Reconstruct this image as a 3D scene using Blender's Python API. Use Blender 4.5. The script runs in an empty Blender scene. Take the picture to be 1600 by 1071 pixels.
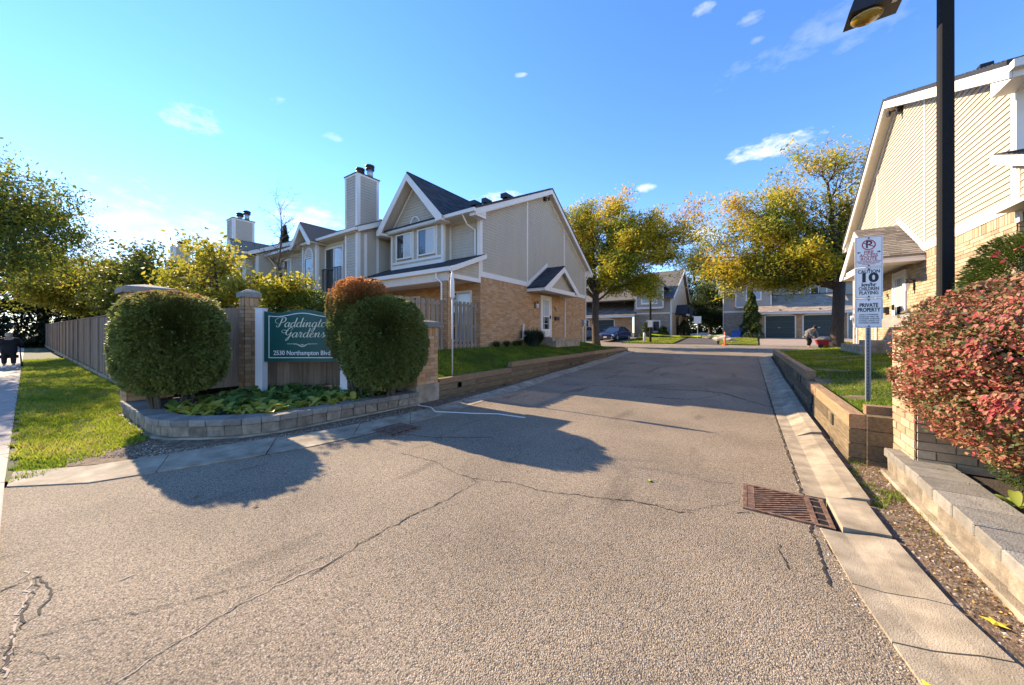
import bpy, bmesh, math, random
import numpy as np
from mathutils import Vector, Matrix, noise
random.seed(7); RNG = np.random.default_rng(7)
S = bpy.context.scene
COL = S.collection
R = math.radians
V3 = Vector
# ---------------------------------------------------------------- camera
CAM_YAW = 34.4
cam_d = bpy.data.cameras.new('camera'); cam = bpy.data.objects.new('camera', cam_d); COL.objects.link(cam)
cam.location = (0, 0, 1.6); cam.rotation_euler = (R(90), 0, R(CAM_YAW))
cam_d.lens = 12.0; cam_d.sensor_width = 36; cam_d.sensor_fit = 'HORIZONTAL'
cam_d.shift_y = -0.0097; cam_d.clip_start = 0.05; cam_d.clip_end = 3000
S.camera = cam
CS, SN = math.cos(R(CAM_YAW)), math.sin(R(CAM_YAW))
# ---------------------------------------------------------------- world and sun
SUN_EL = 28.5; SUN_AZ = (-6.31, 0.10)          # horizontal direction towards the sun
w = bpy.data.worlds.new('World'); S.world = w; w.use_nodes = True
nt = w.node_tree; nt.nodes.clear()
out = nt.nodes.new('ShaderNodeOutputWorld'); bg = nt.nodes.new('ShaderNodeBackground')
sky = nt.nodes.new('ShaderNodeTexSky'); sky.sky_type = 'NISHITA'; sky.sun_disc = False
sky.sun_elevation = R(SUN_EL); sky.sun_rotation = math.atan2(SUN_AZ[0], SUN_AZ[1])
sky.air_density = 1.0; sky.dust_density = 0.0; sky.ozone_density = 1.4; sky.altitude = 100
bg.inputs['Strength'].default_value = 0.15
def wn(t, **kw):
    n = nt.nodes.new(t)
    for k, v in kw.items(): setattr(n, k, v)
    return n
hsv = wn('ShaderNodeHueSaturation'); hsv.inputs['Saturation'].default_value = 1.2; hsv.inputs['Hue'].default_value = .498; hsv.inputs['Value'].default_value = .95
tn = wn('ShaderNodeMixRGB'); tn.blend_type = 'MULTIPLY'; tn.inputs[0].default_value = 1.0; tn.inputs[2].default_value = (.72, .77, 1.0, 1)
nt.links.new(sky.outputs[0], hsv.inputs['Color'])
tc = wn('ShaderNodeTexCoord')
nz = wn('ShaderNodeTexNoise'); nz.inputs['Scale'].default_value = 24; nz.inputs['Detail'].default_value = 8; nz.inputs['Roughness'].default_value = .62
mp = wn('ShaderNodeMapping'); mp.inputs['Scale'].default_value = (1, 1, 2.2)
nt.links.new(tc.outputs['Generated'], mp.inputs['Vector']); nt.links.new(mp.outputs[0], nz.inputs['Vector'])
def img_dir(px, py):                            # a place in the sky as an azimuth and height, used once to site each cloud
    a = (px-800)/533.0; b = (520-py)/533.0
    return V3((a*CS-SN, a*SN+CS, b)).normalized()
CLOUDS = [(1207,229,.085,.022,1.0),(292,182,.045,.026,.7),(486,346,.075,.045,.85),(790,312,.10,.022,.9),(1095,368,.06,.022,.95),(1010,294,.022,.011,.8),
          (815,118,.015,.005,.7),(1097,16,.022,.010,.45),(435,158,.018,.009,.5),(180,400,.30,.12,.62),(520,215,.03,.008,.4),(1330,35,.18,.035,.18),(30,430,.3,.10,.5),
          (-600,300,.3,.05,.6),(2600,250,.3,.06,.6),(1175,28,.02,.012,.35),(1182,64,.015,.007,.3)]
mask = None
def m2(op, a, b=None, clamp=False):
    n = wn('ShaderNodeMath', operation=op); n.use_clamp = clamp
    for i, x in enumerate((a, b)):
        if x is None: continue
        if isinstance(x, (int, float)): n.inputs[i].default_value = x
        else: nt.links.new(x, n.inputs[i])
    return n.outputs[0]
nmod = m2('MULTIPLY_ADD', nz.outputs['Fac'], 4.2); nmod.node.inputs[2].default_value = -2.1
for (px, py, sx, sy, op) in CLOUDS:
    d = img_dir(px, py); rt = V3((d.y, -d.x, 0)).normalized(); up = rt.cross(d)
    def dot(v):
        n = wn('ShaderNodeVectorMath', operation='DOT_PRODUCT'); n.inputs[1].default_value = v
        nt.links.new(tc.outputs['Generated'], n.inputs[0]); return n.outputs['Value']
    r2 = m2('MULTIPLY', dot(rt), 1/sx); u2 = m2('MULTIPLY', m2('SUBTRACT', dot(up), 0.0), 1/sy)
    q = m2('ADD', m2('MULTIPLY', r2, r2), m2('MULTIPLY', u2, u2))
    front = m2('GREATER_THAN', dot(d), 0.2)
    soft = m2('MULTIPLY', m2('SUBTRACT', m2('ADD', 1.0, m2('MULTIPLY', nmod, 1.25)), q), .55, True)
    c = m2('MULTIPLY', m2('MULTIPLY', soft, front), op)
    mask = c if mask is None else m2('MAXIMUM', mask, c)
mixc = wn('ShaderNodeMixRGB'); nt.links.new(mask, mixc.inputs[0]); nt.links.new(hsv.outputs[0], tn.inputs[1]); nt.links.new(tn.outputs[0], mixc.inputs[1])
mixc.inputs[2].default_value = (3.4, 3.5, 3.7, 1)
nt.links.new(mixc.outputs[0], bg.inputs['Color']); nt.links.new(bg.outputs[0], out.inputs[0])
sd = bpy.data.lights.new('sun', 'SUN'); sun = bpy.data.objects.new('sun', sd); COL.objects.link(sun)
sd.energy = 4.5; sd.angle = R(0.5); sd.color = (1.0, .82, .59)
h_ = math.tan(R(SUN_EL))*math.hypot(*SUN_AZ)
sun.rotation_euler = V3((SUN_AZ[0], SUN_AZ[1], h_)).to_track_quat('Z', 'Y').to_euler(); sun.location = (-20, 0, 20)
S.view_settings.view_transform = 'Standard'; S.view_settings.look = 'None'
S.view_settings.exposure = 1.46; S.view_settings.gamma = 1.0; S.view_settings.use_curve_mapping = False
# ---------------------------------------------------------------- materials
MATS = {}
def mat(name, col, rough=.7, var=.15, scale=4.0, bump=0.0, bscale=60.0, metal=0.0, spec=.4, tint=None, rnd=0.0, stretch=(1,1,1), detail=4, trans=0.0, col2=None, emit=None, coords='pos'):
    if name in MATS: return MATS[name]
    m = bpy.data.materials.new(name); m.use_nodes = True; MATS[name] = m
    t = m.node_tree; t.nodes.clear(); N = t.nodes.new; L = t.links.new
    o = N('ShaderNodeOutputMaterial'); b = N('ShaderNodeBsdfPrincipled')
    b.inputs['Roughness'].default_value = rough; b.inputs['Metallic'].default_value = metal; b.inputs['Specular IOR Level'].default_value = spec
    g = N('ShaderNodeNewGeometry'); src = g.outputs['Position']
    if coords == 'obj': src = N('ShaderNodeTexCoord').outputs['Object']
    mp = N('ShaderNodeMapping'); mp.inputs['Scale'].default_value = stretch; L(src, mp.inputs[0])
    n1 = N('ShaderNodeTexNoise'); n1.inputs['Scale'].default_value = scale; n1.inputs['Detail'].default_value = detail; L(mp.outputs[0], n1.inputs['Vector'])
    n1.inputs['Roughness'].default_value = .6
    if tint:                                    # list of (pos, colour) over the point attribute 'tint'
        at = N('ShaderNodeAttribute'); at.attribute_name = 'tint'
        cr = N('ShaderNodeValToRGB'); L(at.outputs['Fac'], cr.inputs[0])
        el = cr.color_ramp.elements
        while len(el) < len(tint): el.new(.5)
        for e, (p, c) in zip(el, tint): e.position = p; e.color = (*c, 1)
        base = cr.outputs[0]
    elif rnd and col2:
        oi = N('ShaderNodeObjectInfo'); mx = N('ShaderNodeMixRGB'); L(oi.outputs['Random'], mx.inputs[0])
        mx.inputs[1].default_value = (*col, 1); mx.inputs[2].default_value = (*col2, 1); base = mx.outputs[0]
    elif col2:
        mx = N('ShaderNodeMixRGB'); mr = N('ShaderNodeMapRange'); mr.inputs[1].default_value = .35; mr.inputs[2].default_value = .65
        L(n1.outputs['Fac'], mr.inputs[0]); L(mr.outputs[0], mx.inputs[0])
        mx.inputs[1].default_value = (*col, 1); mx.inputs[2].default_value = (*col2, 1); base = mx.outputs[0]
    else:
        rg = N('ShaderNodeRGB'); rg.outputs[0].default_value = (*col, 1); base = rg.outputs[0]
    val = N('ShaderNodeMapRange'); val.inputs[1].default_value = .25; val.inputs[2].default_value = .75
    val.inputs[3].default_value = 1-var; val.inputs[4].default_value = 1+var; L(n1.outputs['Fac'], val.inputs[0])
    vm = N('ShaderNodeVectorMath'); vm.operation = 'SCALE'; L(base, vm.inputs[0]); L(val.outputs[0], vm.inputs['Scale'])
    if rnd:
        oi = N('ShaderNodeObjectInfo'); r2 = N('ShaderNodeMapRange'); r2.inputs[3].default_value = 1-rnd; r2.inputs[4].default_value = 1+rnd
        L(oi.outputs['Random'], r2.inputs[0]); v2 = N('ShaderNodeVectorMath'); v2.operation = 'SCALE'; L(vm.outputs[0], v2.inputs[0]); L(r2.outputs[0], v2.inputs['Scale']); vm = v2
    L(vm.outputs[0], b.inputs['Base Color'])
    if bump:
        n2 = N('ShaderNodeTexNoise'); n2.inputs['Scale'].default_value = bscale; n2.inputs['Detail'].default_value = 3; L(mp.outputs[0], n2.inputs['Vector'])
        bp = N('ShaderNodeBump'); bp.inputs['Strength'].default_value = bump; bp.inputs['Distance'].default_value = .01; L(n2.outputs['Fac'], bp.inputs['Height']); L(bp.outputs[0], b.inputs['Normal'])
    if emit: b.inputs['Emission Color'].default_value = (*emit, 1); b.inputs['Emission Strength'].default_value = 1
    if trans:
        tr = N('ShaderNodeBsdfTranslucent'); L(vm.outputs[0], tr.inputs[0]); ms = N('ShaderNodeMixShader'); ms.inputs[0].default_value = trans
        L(b.outputs[0], ms.inputs[1]); L(tr.outputs[0], ms.inputs[2]); L(ms.outputs[0], o.inputs[0])
    else: L(b.outputs[0], o.inputs[0])
    m['_base'] = 1
    return m
def asphalt(name, base, stone, cs=95, dark=(.10,.09,.08)):
    m = bpy.data.materials.new(name); m.use_nodes = True; t = m.node_tree; t.nodes.clear(); N = t.nodes.new; L = t.links.new
    o = N('ShaderNodeOutputMaterial'); b = N('ShaderNodeBsdfPrincipled'); b.inputs['Roughness'].default_value = .85; b.inputs['Specular IOR Level'].default_value = .25
    g = N('ShaderNodeNewGeometry')
    vo = N('ShaderNodeTexVoronoi'); vo.inputs['Scale'].default_value = cs; L(g.outputs['Position'], vo.inputs['Vector'])
    sep = N('ShaderNodeSeparateColor'); L(vo.outputs['Color'], sep.inputs[0])
    cr = N('ShaderNodeValToRGB'); L(sep.outputs[0], cr.inputs[0]); e = cr.color_ramp.elements
    e[0].position = 0; e[0].color = (*dark, 1); e[1].position = 1; e[1].color = (*stone, 1)
    x = e.new(.22); x.color = (*base, 1); x = e.new(.8); x.color = (base[0]*1.25, base[1]*1.22, base[2]*1.18, 1)
    edge = N('ShaderNodeMapRange'); edge.inputs[1].default_value = .25; edge.inputs[2].default_value = .75; edge.inputs[3].default_value = 1.12; edge.inputs[4].default_value = .5
    L(vo.outputs['Distance'], edge.inputs[0])
    big = N('ShaderNodeTexNoise'); big.inputs['Scale'].default_value = .7; big.inputs['Detail'].default_value = 6; L(g.outputs['Position'], big.inputs['Vector'])
    bm = N('ShaderNodeMapRange'); bm.inputs[1].default_value = .3; bm.inputs[2].default_value = .7; bm.inputs[3].default_value = .78; bm.inputs[4].default_value = 1.16; L(big.outputs['Fac'], bm.inputs[0])
    s1 = N('ShaderNodeVectorMath'); s1.operation = 'SCALE'; L(cr.outputs[0], s1.inputs[0]); L(edge.outputs[0], s1.inputs['Scale'])
    s2 = N('ShaderNodeVectorMath'); s2.operation = 'SCALE'; L(s1.outputs[0], s2.inputs[0]); L(bm.outputs[0], s2.inputs['Scale'])
    # oil and wear stains along the gutter side
    st = N('ShaderNodeTexNoise'); st.inputs['Scale'].default_value = 1.0; st.inputs['Detail'].default_value = 5
    mpp = N('ShaderNodeMapping'); mpp.inputs['Scale'].default_value = (2.2, .5, 1); L(g.outputs['Position'], mpp.inputs[0]); L(mpp.outputs[0], st.inputs['Vector'])
    sm = N('ShaderNodeMapRange'); sm.inputs[1].default_value = .60; sm.inputs[2].default_value = .72; sm.inputs[3].default_value = 1; sm.inputs[4].default_value = .62; L(st.outputs['Fac'], sm.inputs[0])
    s3 = N('ShaderNodeVectorMath'); s3.operation = 'SCALE'; L(s2.outputs[0], s3.inputs[0]); L(sm.outputs[0], s3.inputs['Scale'])
    L(s3.outputs[0], b.inputs['Base Color'])
    bp = N('ShaderNodeBump'); bp.inputs['Strength'].default_value = .9; bp.inputs['Distance'].default_value = .006; bp.invert = True
    L(vo.outputs['Distance'], bp.inputs['Height']); L(bp.outputs[0], b.inputs['Normal']); L(b.outputs[0], o.inputs[0])
    return m
M = dict(
 asphalt=asphalt('worn_asphalt', (.310,.242,.162), (.54,.435,.32), cs=135),
 concrete=mat('kerb_concrete', (.29,.232,.155), .85, .32, 3.5, .7, 140, col2=(.37,.30,.205)),
 walk=mat('sidewalk_concrete', (.40,.33,.27), .85, .15, 3, .4, 90),
 coping=mat('coping_stone', (.235,.21,.17), .9, .25, 14, .8, 90, rnd=.22),
 block=mat('wall_block', (.25,.20,.14), .92, .45, 9, 1.0, 60, rnd=.25),
 mortar=mat('mortar', (.27,.20,.14), .95, .1, 30),
 brick=mat('brick_face', (.45,.27,.15), .85, .12, 22, .35, 120, tint=[(0,(.40,.215,.095)),(.35,(.47,.265,.125)),(.7,(.51,.30,.15)),(1,(.55,.35,.19))]),
 brick_pale=mat('pale_brick_face', (.5,.36,.2), .85, .16, 22, .35, 120, tint=[(0,(.34,.235,.135)),(.5,(.43,.31,.185)),(1,(.50,.38,.24))]),
 brick_dull=mat('far_brick_face', (.35,.29,.22), .85, .25, 12, tint=[(0,(.27,.22,.17)),(1,(.42,.34,.26))]),
 siding=mat('cream_siding', (.48,.415,.305), .55, .07, 2, stretch=(1.5,1.5,.35), spec=.3),
 siding_shaded=mat('shaded_cream_siding', (.48,.41,.315), .55, .07, 2, stretch=(1.5,1.5,.35), spec=.3),  # cream siding greyed: bluish shade of the fronts put into the colour
 siding_far=mat('grey_siding', (.40,.35,.29), .6, .05, 3),
 trim=mat('white_trim', (.76,.70,.62), .5, .04, 3, spec=.3),
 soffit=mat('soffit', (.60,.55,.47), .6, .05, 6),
 shingle=mat('dark_shingle', (.045,.047,.055), .95, .35, 40, .6, 300, tint=[(0,(.030,.032,.040)),(1,(.075,.078,.085))]),
 shingle_grey=mat('grey_shingle', (.14,.13,.12), .95, .3, 40, .6, 300, tint=[(0,(.12,.10,.08)),(1,(.26,.225,.185))]),
 shingle_tan=mat('tan_shingle', (.36,.28,.20), .95, .3, 10, .4, 100, tint=[(0,(.26,.20,.14)),(1,(.42,.33,.24))]),
 glass=mat('window_glass', (.02,.028,.033), .03, 0, spec=1.0),
 glass_pale=mat('curtained_glass', (.42,.46,.50), .08, .05, 2, spec=.9),
 blind=mat('window_blind', (.62,.60,.56), .6, .03),
 dark=mat('dark_metal', (.03,.028,.027), .5, .2, 10),
 black=mat('black_paint', (.012,.012,.013), .4, .1),
 steel=mat('galvanised_steel', (.42,.43,.44), .45, .15, 12, metal=.7),
 door_green=mat('garage_door_paint', (.030,.052,.050), .45, .08, 3, spec=.4),
 timber=mat('retaining_timber', (.16,.115,.062), .9, .5, 7, .7, 60, rnd=.35, stretch=(4,.5,5), detail=9),
 timber_new=mat('cap_timber', (.30,.185,.095), .85, .35, 9, .5, 60, rnd=.2, stretch=(4,.4,4), detail=8),
 end=mat('timber_end', (.05,.045,.03), .95, .2, 30),
 picket=mat('weathered_picket', (.27,.215,.155), .9, .25, 6, .4, 80, rnd=.16, stretch=(3,3,.3)),
 fence=mat('weathered_fence', (.26,.18,.12), .92, .3, 6, .4, 80, rnd=.22, stretch=(4,4,.3)),
 soil=mat('bed_soil', (.055,.040,.028), .95, .4, 30, 1.0, 60),
 gravel=mat('gravel_soil', (.13,.085,.05), .95, .45, 14, 1.0, 90, col2=(.20,.14,.09)),
 stone=mat('pebble', (.4,.36,.31), .8, .2, 20, rnd=.3, tint=[(0,(.16,.12,.08)),(.6,(.32,.25,.17)),(1,(.60,.53,.42))]),
 lawn=mat('lawn_soil', (.060,.085,.020), .95, .3, 2.5, .5, 60, col2=(.10,.085,.035)),
 grass=mat('grass_blade', (.08,.14,.03), .6, .25, 1.2, tint=[(0,(.08,.135,.012)),(.5,(.18,.26,.02)),(.85,(.36,.40,.03)),(1,(.36,.30,.09))], trans=.5),
 bark=mat('bark', (.075,.055,.04), .95, .35, 8, .8, 40, stretch=(2,2,.5)),
 bark_lt=mat('pale_bark', (.09,.07,.05), .95, .3, 8, .6, 40),
 sign_green=mat('sign_green', (.012,.085,.068), .4, .1, 3, spec=.4),
 sign_white=mat('sign_white', (.82,.77,.72), .45, .02, 3),
 letter_cream=mat('cream_letter', (.76,.72,.55), .5, .02, 3),
 sign_red=mat('sign_red', (.42,.03,.045), .5, .05, 3),
 sign_black=mat('sign_black', (.02,.02,.022), .5, .02, 3),
 rust=mat('rusty_iron', (.13,.065,.038), .75, .45, 22, .7, 120, spec=.5, col2=(.20,.115,.07)),
 void=mat('drain_void', (.006,.006,.006), 1, 0),
 pole=mat('lamp_pole', (.022,.021,.020), .9, .3, 120, .3, 300, spec=.1),
 amber=mat('amber_lens', (.30,.17,.012), .15, .2, 6, spec=.8),
 car_paint=mat('navy_car_paint', (.018,.028,.085), .18, .05, 3, spec=.8),
 car_grey=mat('grey_car_paint', (.16,.17,.18), .3, .05, 3, spec=.8),
 tyre=mat('tyre', (.018,.018,.018), .85, .1, 20),
 rim=mat('rim', (.5,.5,.52), .3, .05, 10, metal=.8),
 lampglass=mat('headlamp_glass', (.7,.73,.76), .1, .05, 10, spec=1),
 orange=mat('orange_plastic', (.80,.10,.02), .5, .08, 5),
 blue=mat('blue_plastic', (.01,.09,.42), .45, .08, 5),
 tape=mat('yellow_tape', (.55,.62,.02), .5, .05, 4),
 red=mat('red_cloth', (.30,.02,.02), .8, .1, 8),
 cloth_dark=mat('dark_cloth', (.012,.013,.016), .9, .2, 12),
 cloth_grey=mat('grey_cloth', (.17,.16,.15), .9, .2, 12),
 skin=mat('skin', (.42,.24,.16), .6, .05, 8),
 hair=mat('dark_hair', (.02,.016,.013), .8, .2, 30),
 hair_grey=mat('grey_hair', (.35,.33,.30), .8, .2, 30),
 pvc=mat('white_pvc', (.70,.67,.62), .5, .06, 6),
 tar=mat('crack_tar', (.028,.024,.021), .9, .2, 20),
 seal=mat('pale_sealant', (.38,.30,.22), .85, .15, 12),
 patch=mat('asphalt_patch', (.085,.074,.064), .9, .4, 18, .8, 120),
)
# ---------------------------------------------------------------- object helpers
ORG = {}
def org(o): return ORG.get(o.name, V3((0,0,0))) if o else V3((0,0,0))
def setp(o, label=None, cat=None, group=None, kind=None):
    if label: o['label'] = label
    if cat: o['category'] = cat
    if group: o['group'] = group
    if kind: o['kind'] = kind
    return o
def thing(name, label, cat, loc, group=None, kind=None):
    o = bpy.data.objects.new(name, None); COL.objects.link(o); o.location = loc; o.empty_display_size = .2
    ORG[o.name] = V3(loc); return setp(o, label, cat, group, kind)
def link(name, me, parent=None, at=None):
    o = bpy.data.objects.new(name, me); COL.objects.link(o)
    if parent: o.parent = parent; ORG[o.name] = org(parent)
    return o
class MB:
    def __init__(s): s.v = []; s.f = []; s.t = []
    def add(s, vs, fs, t=None):
        b = len(s.v); s.v += [tuple(x) for x in vs]; s.f += [tuple(b+i for i in f) for f in fs]
        s.t += [(random.random() if t is None else t)]*len(vs); return s
    def box(s, x0, x1, y0, y1, z0, z1, t=None):
        x0, x1 = sorted((x0, x1)); y0, y1 = sorted((y0, y1)); z0, z1 = sorted((z0, z1))
        return s.add([(x0,y0,z0),(x1,y0,z0),(x1,y1,z0),(x0,y1,z0),(x0,y0,z1),(x1,y0,z1),(x1,y1,z1),(x0,y1,z1)],
              [(3,2,1,0),(4,5,6,7),(0,1,5,4),(1,2,6,5),(2,3,7,6),(3,0,4,7)], t)
    def obox(s, O, U, N, Z, u0, u1, n0, n1, z0, z1, t=None):
        P = lambda a, b, c: O+U*a+N*b+Z*c
        return s.add([P(u0,n0,z0),P(u1,n0,z0),P(u1,n1,z0),P(u0,n1,z0),P(u0,n0,z1),P(u1,n0,z1),P(u1,n1,z1),P(u0,n1,z1)],
              [(3,2,1,0),(4,5,6,7),(0,1,5,4),(1,2,6,5),(2,3,7,6),(3,0,4,7)], t)
    def prism(s, poly, D):                       # poly: list of Vector, extruded by D
        n = len(poly); D = V3(D); a = [V3(p) for p in poly]; b = [p+D for p in a]
        return s.add(a+b, [tuple(range(n)), tuple(range(2*n-1, n-1, -1))]+[((i+1)%n, i, n+i, n+(i+1)%n) for i in range(n)])
    def tube(s, pts, rs, k=6, cap=True, t=None):
        pts = [V3(p) for p in pts]; n = len(pts)
        if isinstance(rs, (int, float)): rs = [rs]*n
        vs = []; X = None
        for i, p in enumerate(pts):
            d = (pts[min(i+1,n-1)]-pts[max(i-1,0)]); d = d.normalized() if d.length > 1e-6 else V3((0,0,1))
            if X is None:
                X = d.cross(V3((0,0,1))); X = V3((1,0,0)) if X.length < .01 else X.normalized()
            X = (X-d*X.dot(d)); X = X.normalized() if X.length > 1e-5 else d.orthogonal().normalized(); Y = d.cross(X)
            for j in range(k):
                a = 2*math.pi*j/k; vs.append(p+(X*math.cos(a)+Y*math.sin(a))*rs[i])
        fs = [(i*k+j, i*k+(j+1)%k, (i+1)*k+(j+1)%k, (i+1)*k+j) for i in range(n-1) for j in range(k)]
        if cap: fs += [tuple(range(k))[::-1], tuple((n-1)*k+j for j in range(k))]
        return s.add(vs, fs, t)
    def lathe(s, c, prof, k=12):                 # prof: (r, z)
        c = V3(c); vs = [c+V3((r*math.cos(2*math.pi*j/k), r*math.sin(2*math.pi*j/k), z)) for r, z in prof for j in range(k)]
        n = len(prof); fs = [(i*k+j, i*k+(j+1)%k, (i+1)*k+(j+1)%k, (i+1)*k+j) for i in range(n-1) for j in range(k)]
        fs += [tuple(range(k))[::-1], tuple((n-1)*k+j for j in range(k))]
        return s.add(vs, fs)
    def mesh(s, name, O=V3((0,0,0)), smooth=False, fix=True):
        me = bpy.data.meshes.new(name); me.from_pydata([(x-O[0], y-O[1], z-O[2]) for x, y, z in s.v], [], s.f)
        a = me.attributes.new('tint', 'FLOAT', 'POINT'); a.data.foreach_set('value', s.t)
        if fix:
            bm = bmesh.new(); bm.from_mesh(me); bmesh.ops.recalc_face_normals(bm, faces=bm.faces); bm.to_mesh(me); bm.free()
        if smooth: me.polygons.foreach_set('use_smooth', [True]*len(me.polygons))
        return me
    def build(s, name, m, parent=None, smooth=False, kind=None, fix=True):
        me = s.mesh(name, org(parent), smooth, fix); me.materials.append(m)
        o = link(name, me, parent)
        if kind: o['kind'] = kind
        return o
def bx(name, m, parent, *a, **k): return MB().box(*a).build(name, m, parent, **k)
def np_mesh(name, verts, faces, tint, m, parent=None, kind=None, smooth=False):
    # verts (n,3) world, faces (f,k)
    O = org(parent); me = bpy.data.meshes.new(name); verts = np.asarray(verts, np.float32)-np.array(O, np.float32); k = faces.shape[1]
    me.vertices.add(len(verts)); me.vertices.foreach_set('co', verts.ravel())
    me.loops.add(faces.size); me.loops.foreach_set('vertex_index', faces.astype(np.int32).ravel())
    me.polygons.add(len(faces)); me.polygons.foreach_set('loop_start', np.arange(0, faces.size, k, dtype=np.int32)); me.polygons.foreach_set('loop_total', np.full(len(faces), k, np.int32))
    a = me.attributes.new('tint', 'FLOAT', 'POINT'); a.data.foreach_set('value', np.asarray(tint, np.float32))
    me.update(calc_edges=True); me.materials.append(m)
    if smooth: me.polygons.foreach_set('use_smooth', [True]*len(faces))
    o = link(name, me, parent)
    if kind: o['kind'] = kind
    return o
def leaves(name, pts, size, tint, m, parent, kind='stuff', aspect=.5, droop=.3, seed=1, up=.5, sizevar=.3, nrm=None, follow=0.0):
    # one small folded face per leaf
    r = np.random.default_rng(seed); pts = np.asarray(pts, float); n = len(pts)
    d = r.normal(size=(n, 3)); d[:, 2] = d[:, 2]*.6-droop; d /= np.linalg.norm(d, axis=1)[:, None]
    q = r.normal(size=(n, 3)); q[:, 2] += up
    if nrm is not None: q = q*(1-follow)+nrm*follow*2
    s_ = np.cross(d, q); s_ /= np.linalg.norm(s_, axis=1)[:, None]+1e-9; q = np.cross(s_, d)
    L = size*(1+sizevar*r.normal(size=n)).clip(.4, 1.8)[:, None]; W = L*aspect
    a = pts-d*L*.5; b = pts+s_*W*.5+q*L*.08-d*L*.05; c = pts+d*L*.5; e = pts-s_*W*.5+q*L*.08-d*L*.05
    V = np.stack([a, b, c, e], 1).reshape(-1, 3); F = np.arange(4*n).reshape(n, 4)
    return np_mesh(name, V, F, np.repeat(tint, 4), m, parent, kind)
def fbm(P, sc, seed=0):                          # cheap smooth value noise in numpy
    P = np.asarray(P, float)*sc+seed*17.3
    o = np.zeros(len(P)); 
    for k, (f, a) in enumerate(((1, .5), (2.1, .3), (4.3, .2))):
        o += a*np.sin(P[:,0]*f*1.9+1.3*np.sin(P[:,1]*f*1.7+k)+k)*np.sin(P[:,1]*f*2.1+1.7*np.sin(P[:,2]*f*1.5)+2*k)*np.cos(P[:,2]*f*1.8+1.1*np.sin(P[:,0]*f*1.3))
    return o
def eval_mesh(o):
    dg = bpy.context.evaluated_depsgraph_get(); return bpy.data.meshes.new_from_object(o.evaluated_get(dg))
def skin_part(name, pts, edges, radii, m, parent, sub=2, root=0):
    me = bpy.data.meshes.new(name); O = org(parent); me.from_pydata([tuple(V3(p)-O) for p in pts], edges, [])
    o = bpy.data.objects.new(name, me); COL.objects.link(o)
    sk = o.modifiers.new('skin', 'SKIN')
    if not me.skin_vertices: me.skin_vertices.new() if hasattr(me.skin_vertices, 'new') else None
    for i, r in enumerate(radii):
        me.skin_vertices[0].data[i].radius = (r, r) if isinstance(r, (int, float)) else r; me.skin_vertices[0].data[i].use_root = (i == root)
    ss = o.modifiers.new('sub', 'SUBSURF'); ss.levels = sub; ss.render_levels = sub
    bpy.context.view_layer.update(); nm = eval_mesh(o); bpy.data.objects.remove(o)
    nm.materials.clear(); nm.materials.append(m); nm.polygons.foreach_set('use_smooth', [True]*len(nm.polygons))
    return link(name, nm, parent)
def text(s, name, size, O, U, Z, m, parent, bold=0.0, shear=0.0, align='CENTER', xs=1.0, ext=.0015, spacing=1.0):
    cu = bpy.data.curves.new(name, 'FONT'); cu.body = s; cu.size = size; cu.extrude = ext; cu.offset = bold; cu.shear = shear; cu.align_x = align; cu.align_y = 'CENTER'
    cu.space_character = spacing; cu.resolution_u = 3
    o = bpy.data.objects.new(name, cu); COL.objects.link(o); bpy.context.view_layer.update()
    me = eval_mesh(o); bpy.data.objects.remove(o)
    N = V3(U).cross(V3(Z)); O = V3(O)-org(parent)
    Mx = Matrix(((U[0]*xs, Z[0], N[0], O[0]), (U[1]*xs, Z[1], N[1], O[1]), (U[2]*xs, Z[2], N[2], O[2]), (0,0,0,1)))
    me.transform(Mx); me.materials.clear(); me.materials.append(m); me.name = name
    return link(name, me, parent)
def smooth(t): t = max(0, min(1, t)); return t*t*(3-2*t)
# ---------------------------------------------------------------- ground heights
RY = [(-400,0),(8,0),(12,.10),(16,.25),(20,.42),(25,.50),(32,.60),(41,1.10),(60,1.12),(500,1.2)]
def rz(y):
    for (a, za), (b, zb) in zip(RY, RY[1:]):
        if y <= b: return za+(zb-za)*smooth((y-a)/(b-a)) if y > a else za
    return RY[-1][1]
def sheet(name, m, left, right, dz, n=1, kind='structure', parent=None, skirt=0, zf=None):
    # strip between two polylines [(x,y)..] of equal length, following the ground
    mb = MB(); z = zf or (lambda x, y: rz(y)); rows = []
    L, Rr = [], []
    for k in range(len(left)-1):
        steps = max(1, int(math.dist(left[k], left[k+1])/n))
        for i in range(steps+(k == len(left)-2)):
            t = i/steps
            L.append((left[k][0]+(left[k+1][0]-left[k][0])*t, left[k][1]+(left[k+1][1]-left[k][1])*t))
            Rr.append((right[k][0]+(right[k+1][0]-right[k][0])*t, right[k][1]+(right[k+1][1]-right[k][1])*t))
    vs = []; fs = []
    for (a, b) in zip(L, Rr):
        vs += [(a[0], a[1], z(*a)+dz), (b[0], b[1], z(*b)+dz)]
    for i in range(len(L)-1): fs.append((2*i, 2*i+1, 2*i+3, 2*i+2))
    mb.add(vs, fs); return mb.build(name, m, parent, kind=kind)
def field(name, m, x0, x1, y0, y1, nx, ny, zf, kind='structure', parent=None):
    xs = np.linspace(x0, x1, nx); ys = np.linspace(y0, y1, ny)
    V = np.array([(x, y, zf(x, y)) for y in ys for x in xs]); F = np.array([(j*nx+i, j*nx+i+1, (j+1)*nx+i+1, (j+1)*nx+i) for j in range(ny-1) for i in range(nx-1)])
    return np_mesh(name, V, F, np.full(len(V), .5), m, parent, kind, True)
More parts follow.
